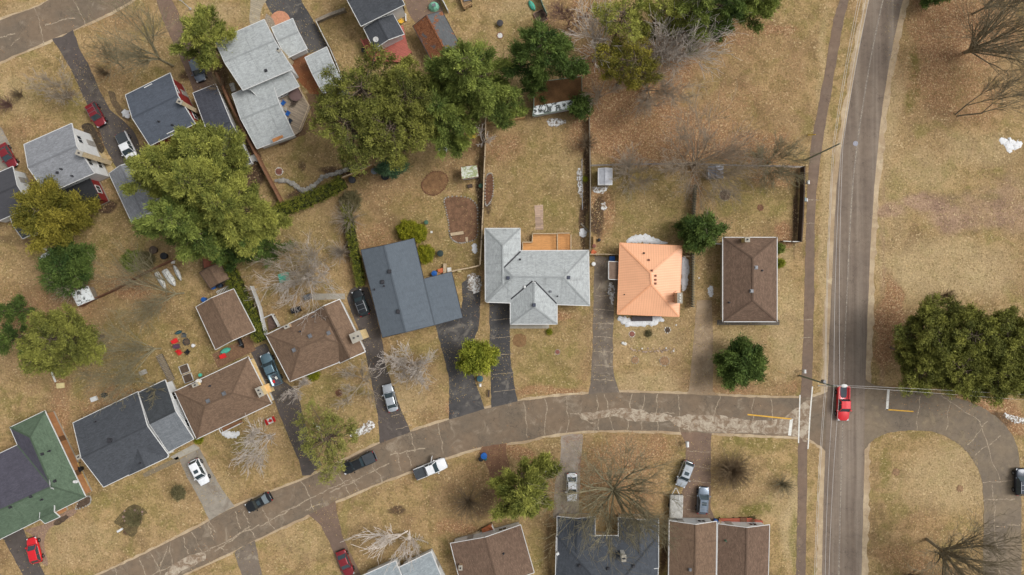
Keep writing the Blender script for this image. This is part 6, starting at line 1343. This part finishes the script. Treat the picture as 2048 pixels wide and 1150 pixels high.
bin_(1000,47,plain('charcoal_bin',(62,60,62),.6),'charcoal oblong bin on the top centre lawn',.5,.7); bin_(729,101,blackp,'black bin left of the salmon red deck',.45,.9); bin_(1198,480,blackp,'black round pot in the yard left of the orange house',.26,.4,'planter_pot','pot'); bin_(1188,492,rustst,'red-brown pot at the end of the narrow bench',.3,.5,'planter_pot','pot')
bin_(1187,528,white,'round white lid barrel beside the old driveway',.32,.6); bin_(209,790,plain('black_box',(40,42,46),.6),'black bin in the leaves behind the charcoal roof',.4,.7)
bin_(387,691,white,'white bucket right of the fire pit',.28,.5,'bucket','bucket'); bin_(401,750,tealp,'teal pot against the wall of the flag house',.28,.4,'planter_pot','pot'); bin_(161,938,blackp,'black bin beside the yellowish lower side deck',.42,.9); bin_(869,547,bluep,'blue drum at the inner corner of the slate grey roof',.45,.8); bin_(1506,1046,bluep,'small blue tub on the terracotta-red deck',.2,.3,'planter_pot','pot'); bin_(1431,1041,bluep,'small blue bin between the two bottom brown gable houses',.3,.8)
bin_(962,372,greenp,'green bin beside the long pale-capped fence',.36,.9)
def crate(px, py, sz, m, label, rz=0, name='crate', cat='crate', z=0, lid=True):
    c = P(px, py, z+sz[2]*.5); t = thing(name, label, cat, (c.x, c.y, z), rz, 'boxes and yard clutter'); q = MB(); x, y, h = sz; w = .05
    for cx_, cy_, sx, sy in ((0, y/2, x, w), (0, -y/2, x, w), (x/2, 0, w, y-w), (-x/2, 0, w, y-w)): q.box((cx_, cy_, h/2), (sx, sy, h))
    q.build('sides', m, t, local=True); q = MB(); q.box((0, 0, h*.9 if lid else h*.45), (x-w*1.2, y-w*1.2, .05)); q.build('lid' if lid else 'filling', m if lid else soil, t, local=True); return t
crate(369,738,(1.5,1.35,.3),white,'upper white-framed raised garden bed near the flag house',R(20),'raised_bed','raised bed',0,False); crate(376,756,(1.5,1.35,.3),white,'lower white-framed raised garden bed near the flag house',R(20),'raised_bed','raised bed',0,False)
crate(1224,517,(.8,.7,.8),bluep,'bright blue box behind the brown side porch'); crate(883,541,(1.1,.7,.5),orangep,'orange-brown box on the junk pile behind the slate grey roof',.3); crate(874,551,(1.2,1.,.5),wood,'wooden pallet crate lowest on the junk pile behind the slate grey roof',.2); crate(890,537,(.5,1.6,.6),palewood,'pale plank box on the junk pile behind the slate grey roof'); crate(899,542,(.6,1.1,.5),offwhite,'white crate at the right end of the junk pile',.1); crate(919,541,(.6,.5,.3),plain('cream_block',(206,190,140),.7),'cream block at the foot of the pale garden fence')
crate(188,798,(1.0,.7,.4),white,'white tray in the leaves behind the charcoal roof',.35); crate(121,771,(1.2,.8,.25),plain('cream_block',(206,190,140)),'cream pallet lying in the leaf strip at the left',.1); crate(862,564-8,(.5,.4,.4),offwhite,'small white box left of the junk pile',0)
crate(1081,33,(1.9,1.7,.35),plain('pinkish_frame',(160,128,120),.8),'empty wooden sandbox frame below the toy shelter',R(-62),'sandbox','sandbox',0,False); crate(466,175,(.7,1.3,.6),offwhite,'white oblong tub beside the light grey house',.3,'planter_tub','tub')
crate(616,594,(1.2,.8,.9),greyp,'grey covered grill below the pale gnarled tree',.3,'covered_grill','grill'); crate(592,620,(1.5,.8,.8),blackp,'black lawn tractor cover on the hedge yard grass',.3,'covered_mower','mower'); crate(286,745,(1.1,.7,.4),stone,'grey stone slab under the bare tree above the extension',.4,'stone_slab','slab')
crate(863,484-20,(.3,.3,.2),offwhite,'tiny white box in the golden yard',0); crate(940,372,(.8,.5,.4),darkwood,'dark clutter box on the doorstep of the mossy shed',.2); crate(434,760-8,(.3,.3,.2),offwhite,'small white box on the lawn edge of the flag house',0)
crate(346,524,(.5,.5,.3),offwhite,'small pale box near the pointed boats',0); crate(304,446,(.9,.5,.9),white,'white appliance at the lower door of the grey garage',.4,'appliance','appliance'); crate(503,318,(1.6,1.,.2),offwhite,'pale tarp box at the lower end of the carport',.4); crate(1486,1040,(1.,.8,.6),brownwood,'brown cabinet on the terracotta-red deck'); crate(1512,1044,(.7,.6,.5),orangep,'orange planter box on the terracotta-red deck')
crate(935,-2,(1.3,.9,1.),greyp,'grey machine at the top edge beside the small wooden deck',.2); crate(805,16,(.5,.5,1.),blackp,'black box against the white wall at the top',.3)
crate(209,350,(.9,.8,.8),galv,'air conditioner at the foot of the white gable wall',.3,'air_conditioner','air conditioner')
def plank(a, b, w, h, m, label, name='plank', cat='plank', legs=False):
    p, q_ = P(*a, h), P(*b, h); t = thing(name, label, cat, ((p.x+q_.x)/2, (p.y+q_.y)/2, 0), group='planks and benches'); q = MB(); q.bar(p, q_, w, .07); q.build('board', m, t)
    if legs or h > .2:
        for k in (.1, .9): r = p.lerp(q_, k); q = MB(); q.box((r.x, r.y, (h-.04)/2), (w*.8, .12, h-.04), math.atan2((q_-p).y, (q_-p).x)+math.pi/2); q.build('leg', m, t)
plank((1189,472),(1189,491),.4,.45,wood,'narrow wooden bench along the fence left of the orange house','garden_bench','bench'); plank((1162,447),(1178,464),.25,.1,greywood,'grey plank lying across the dark edging right of the cedar deck'); plank((901,469),(927,465),.5,.3,palewood,'pale bench plank across the walled garden bed','garden_bench','bench')
plank((933,474),(934,483),.4,.1,palewood,'short pale slab at the lower side of the walled garden bed'); plank((936,366),(942,381),.2,.08,wood,'board leaning out from the doorstep of the mossy shed'); plank((1556,743),(1570,747),.12,.06,wood,'thin pale stick on the corner front lawn'); plank((978,780),(977,794),.3,.45,darkwood,'short dark bench between the two black driveways','garden_bench','bench')
plank((234,1064),(244,1058),.35,.4,white,'short white bench beside the dark bed on the lower left lawn','garden_bench','bench'); plank((811,27),(812,42),.18,.3,white,'white board on the lawn at the corner of the top white house'); plank((935,269+3),(951,270+3),.5,.4,yellowp,'bright yellow plank under the pines at the top of the golden yard')
plank((111,764),(101,740),.3,.15,offwhite,'long pale log in the leaf strip at the left'); plank((510,310),(516,322),.6,.4,offwhite,'pale metal panel at the lower end of the carport')
# grey wooden steps made of boards
t = thing('board_walk', 'grey slatted wooden steps above the brown hip roof at the left', 'steps', P(331,736)); a, b = P(318,711,.3), P(343,761,.3); d = (b-a); nn = Vector((-d.y, d.x, 0)).normalized()
for i in range(18): p = a.lerp(b, i/17); q = MB(); q.box((p.x, p.y, .3+rnd.uniform(-.04, .04)), (.16, 1.15+rnd.uniform(-.15, .1), .06), math.atan2(d.y, d.x)+rnd.uniform(-.05, .05)); q.build('tread', greywood, t)
q = MB(); q.bar(a+nn*.5-Vector((0, 0, .12)), b+nn*.5-Vector((0, 0, .12)), .08, .2); q.bar(a-nn*.5-Vector((0, 0, .12)), b-nn*.5-Vector((0, 0, .12)), .08, .2); q.build('stringer', darkwood, t)
# white lattice trellis above the garage
t = thing('trellis', 'white slatted trellis lying between the shed and the brown garage', 'trellis', P(451,578)); a, b = P(435,587,.5), P(466,572,.5); d = b-a; nn = Vector((-d.y, d.x, 0)).normalized(); q = MB()
for s_ in (.35, -.35): q.bar(a+nn*s_, b+nn*s_, .08, .06)
q.build('rails', white, t); q = MB()
for i in range(12): p = a.lerp(b, i/11); q.bar(p+nn*.35+Vector((0, 0, .04)), p-nn*.35+Vector((0, 0, .04)), .09, .03)
q.build('slats', offwhite, t)
# boats
def boat(a, b, w, m, label, name='boat', up_=True):
    p, q_ = P(*a, .4), P(*b, .4); c = (p+q_)/2; d = q_-p; L = d.length; t = thing(name, label, 'boat', (c.x, c.y, 0), math.atan2(d.y, d.x), 'small boats stored in the yards'); q = MB(); st = []
    for k in (-1, -.85, -.6, -.25, .1, .45, .75, .93, 1):
        ww = w/2*max(.03, (1-abs(k)**2.4)**.8) if name != 'rowing_boat' or k > 0 else w/2*(.86+.14*(1-abs(k))); st.append((k*L/2, [(0, .04), (ww, .05), (ww*.92, .28), (ww*.45, .46), (0, .52)]))
    loft(q, st); q.build('hull', m, t, smooth=True, local=True); q = MB(); q.bar((-L*.46, 0, .5), (L*.46, 0, .53), .06, .05); q.build('keel', greyp, t, local=True)
boatm = N('mottled_hull'); bf = boatm.vor(1.6); boatw = boatm.done(boatm.mix(boatm.ramp(boatm.noise(2.4, 5, .8), .55, .6), lin(214, 214, 208), lin(128, 118, 106)), .5)
boat((346,530),(361,561),.75,boatw,'slim pointed white canoe, rightmost of the upturned boats by the fence','canoe'); boat((327,540),(349,572),1.25,boatw,'wider upturned white rowing boat in the middle by the fence','rowing_boat'); boat((311,545),(330,578),.9,boatw,'dirty white upturned boat, leftmost by the fence','rowing_boat')
boat((516,316),(534,354),.6,plain('teal_hull',(112,140,140),.5,.1),'grey-teal canoe leaning along the brown board fence','canoe'); boat((1058,0),(1070,20),.9,tealp,'teal toy boat beside the green-capped fence at the top','toy_boat'); boat((440,706),(460,697),.9,tealp,'teal play boat beside the red chair','toy_boat'); boat((349,668),(362,662),.6,plain('dark_teal',(44,84,90),.5),'dark teal wheelbarrow tub above the red lawn chairs','wheelbarrow')
# motorcycle under the garage eave
c = P(481,685,.6); t = thing('motorcycle', 'covered black motorcycle under the eave of the brown garage', 'motorcycle', (c.x, c.y, 0), R(-66), 'parked and passing vehicles')
for x in (-.7, .7): q = MB(); q.tube((x, -.07, .32), (x, .07, .32), .32, .32, 14); q.build('wheel', rubber, t, local=True)
q = MB(); loft(q, [(x, [(0, .3), (w_, .35), (w_, .7), (w_*.6, z), (0, z+.04)]) for x, w_, z in ((-.95, .12, .75), (-.5, .24, .85), (0, .26, .9), (.4, .3, 1.0), (.7, .16, .9))]); q.build('body', blackp, t, smooth=True, local=True); q = MB(); q.bar((.45, -.38, 1.05), (.45, .38, 1.05), .05, .05); q.build('handlebar', chrome, t, local=True)
# green play slide on the driveway by the leafy garage
c = P(868,14); t = thing('covered_equipment', 'mint green tarp draped over equipment above the leaf-covered garage', 'tarp', c); q = MB(); q.lathe((c.x, c.y, 0), [(.95, 0), (.8, .5), (.45, .95), (.1, 1.1)], 9, sy=.9); q.build('tarp', plain('mint_tarp', (124, 180, 156), .7, .15, 3), t); q = MB(); q.box((c.x+.1, c.y-.1, 1.12), (.6, .5, .1), .4); q.build('weight', galv, t)
# garden beds
def bed(pts, m, label, edge=None, z=.06, name='garden_bed'):
    ps = [P(*p) for p in pts]; c = sum(ps, Vector())/len(ps); t = thing(name, label, 'garden bed', c, group='garden beds'); q = MB(); q.prism(rough(cr(ps, 4, True), .5, .08), .008, z); q.build('soil', m, t)
    if edge:
        q = MB(); e = cr(ps, 5, True); rg = random.Random(int(pts[0][0]))
        for i in range(len(e)):
            a, b = e[i], e[(i+1) % len(e)]; k = max(1, int((b-a).length/.4))
            for j in range(k): p = a.lerp(b, j/k); q.rock((p.x, p.y, .05), rg.uniform(.1, .17), 0, .8, rg)
        q.build('edging', edge, t)
bm = plain('garden_soil', (112, 84, 64), .95, .25, 1.2, fine=.35)
bed([(891,396),(930,394),(953,410),(955,440),(953,475),(930,485),(912,484),(900,472),(897,445),(892,420)], bm, 'large walled garden bed below the mossy shed', stone); bed([(846,362),(862,345),(884,344),(896,358),(888,378),(870,390),(852,386),(844,374)], plain('leafy_soil',(122,92,64),.95,.25,1.2,fine=.4), 'kidney-shaped leafy bed in the golden yard', brownwood)
bed([(973,352),(984,348),(987,372),(984,396),(976,410),(971,408),(970,380)], mulch, 'narrow stone-edged bed along the left fence of the centre yard', stone)
bed([(1039,667),(1050,671),(1053,681),(1049,691),(1039,694),(1028,690),(1025,680),(1029,671)], plain('fine_mulch',(124,96,66),.95,.2,2,fine=.3), 'round reddish mulch circle on the centre front lawn', None, .03)
bed([(217,184),(228,184),(236,205),(252,226),(262,236),(256,242),(240,232),(226,212)], plain('dark_bark',(104,88,68),.95,.2,1.5,fine=.3), 'curved dark mulch bed beside the dark blue-grey roof', None, .05); bed([(162,252),(182,248),(196,270),(208,300),(200,305),(180,278)], plain('black_soil',(70,60,48),.95,.3,2,fine=.4), 'dark planting strip between the white gable wall and the worn path', None, .05)
bed([(88+20,1050),(120,1048),(136,1036),(132,1030),(112,1040)], soil, 'small dark bed in the bend of the brick walk', None, .05); bed([(262,1010),(284,1014),(294,1026),(280,1034),(278,1052),(266,1074),(250,1062),(240,1052),(228,1044),(240,1030)], plain('dark_bed',(92,80,54),.95,.3,1,fine=.35), 'irregular dark bed on the lower left lawn', None, .04)
bed([(160,1000),(178,992),(182,1000),(176,1010),(152,1018)], soil, 'small curved bed at the corner of the green roof', stone, .05)
# porch clutter at bottom brown house, small pieces
crate(951,1077,(1.2,.3,.5),redp,'small dark red box on the pale porch at the bottom',.4); crate(917,1083,(.5,.4,.4),redp,'red tub at the left end of the pale porch',.4)
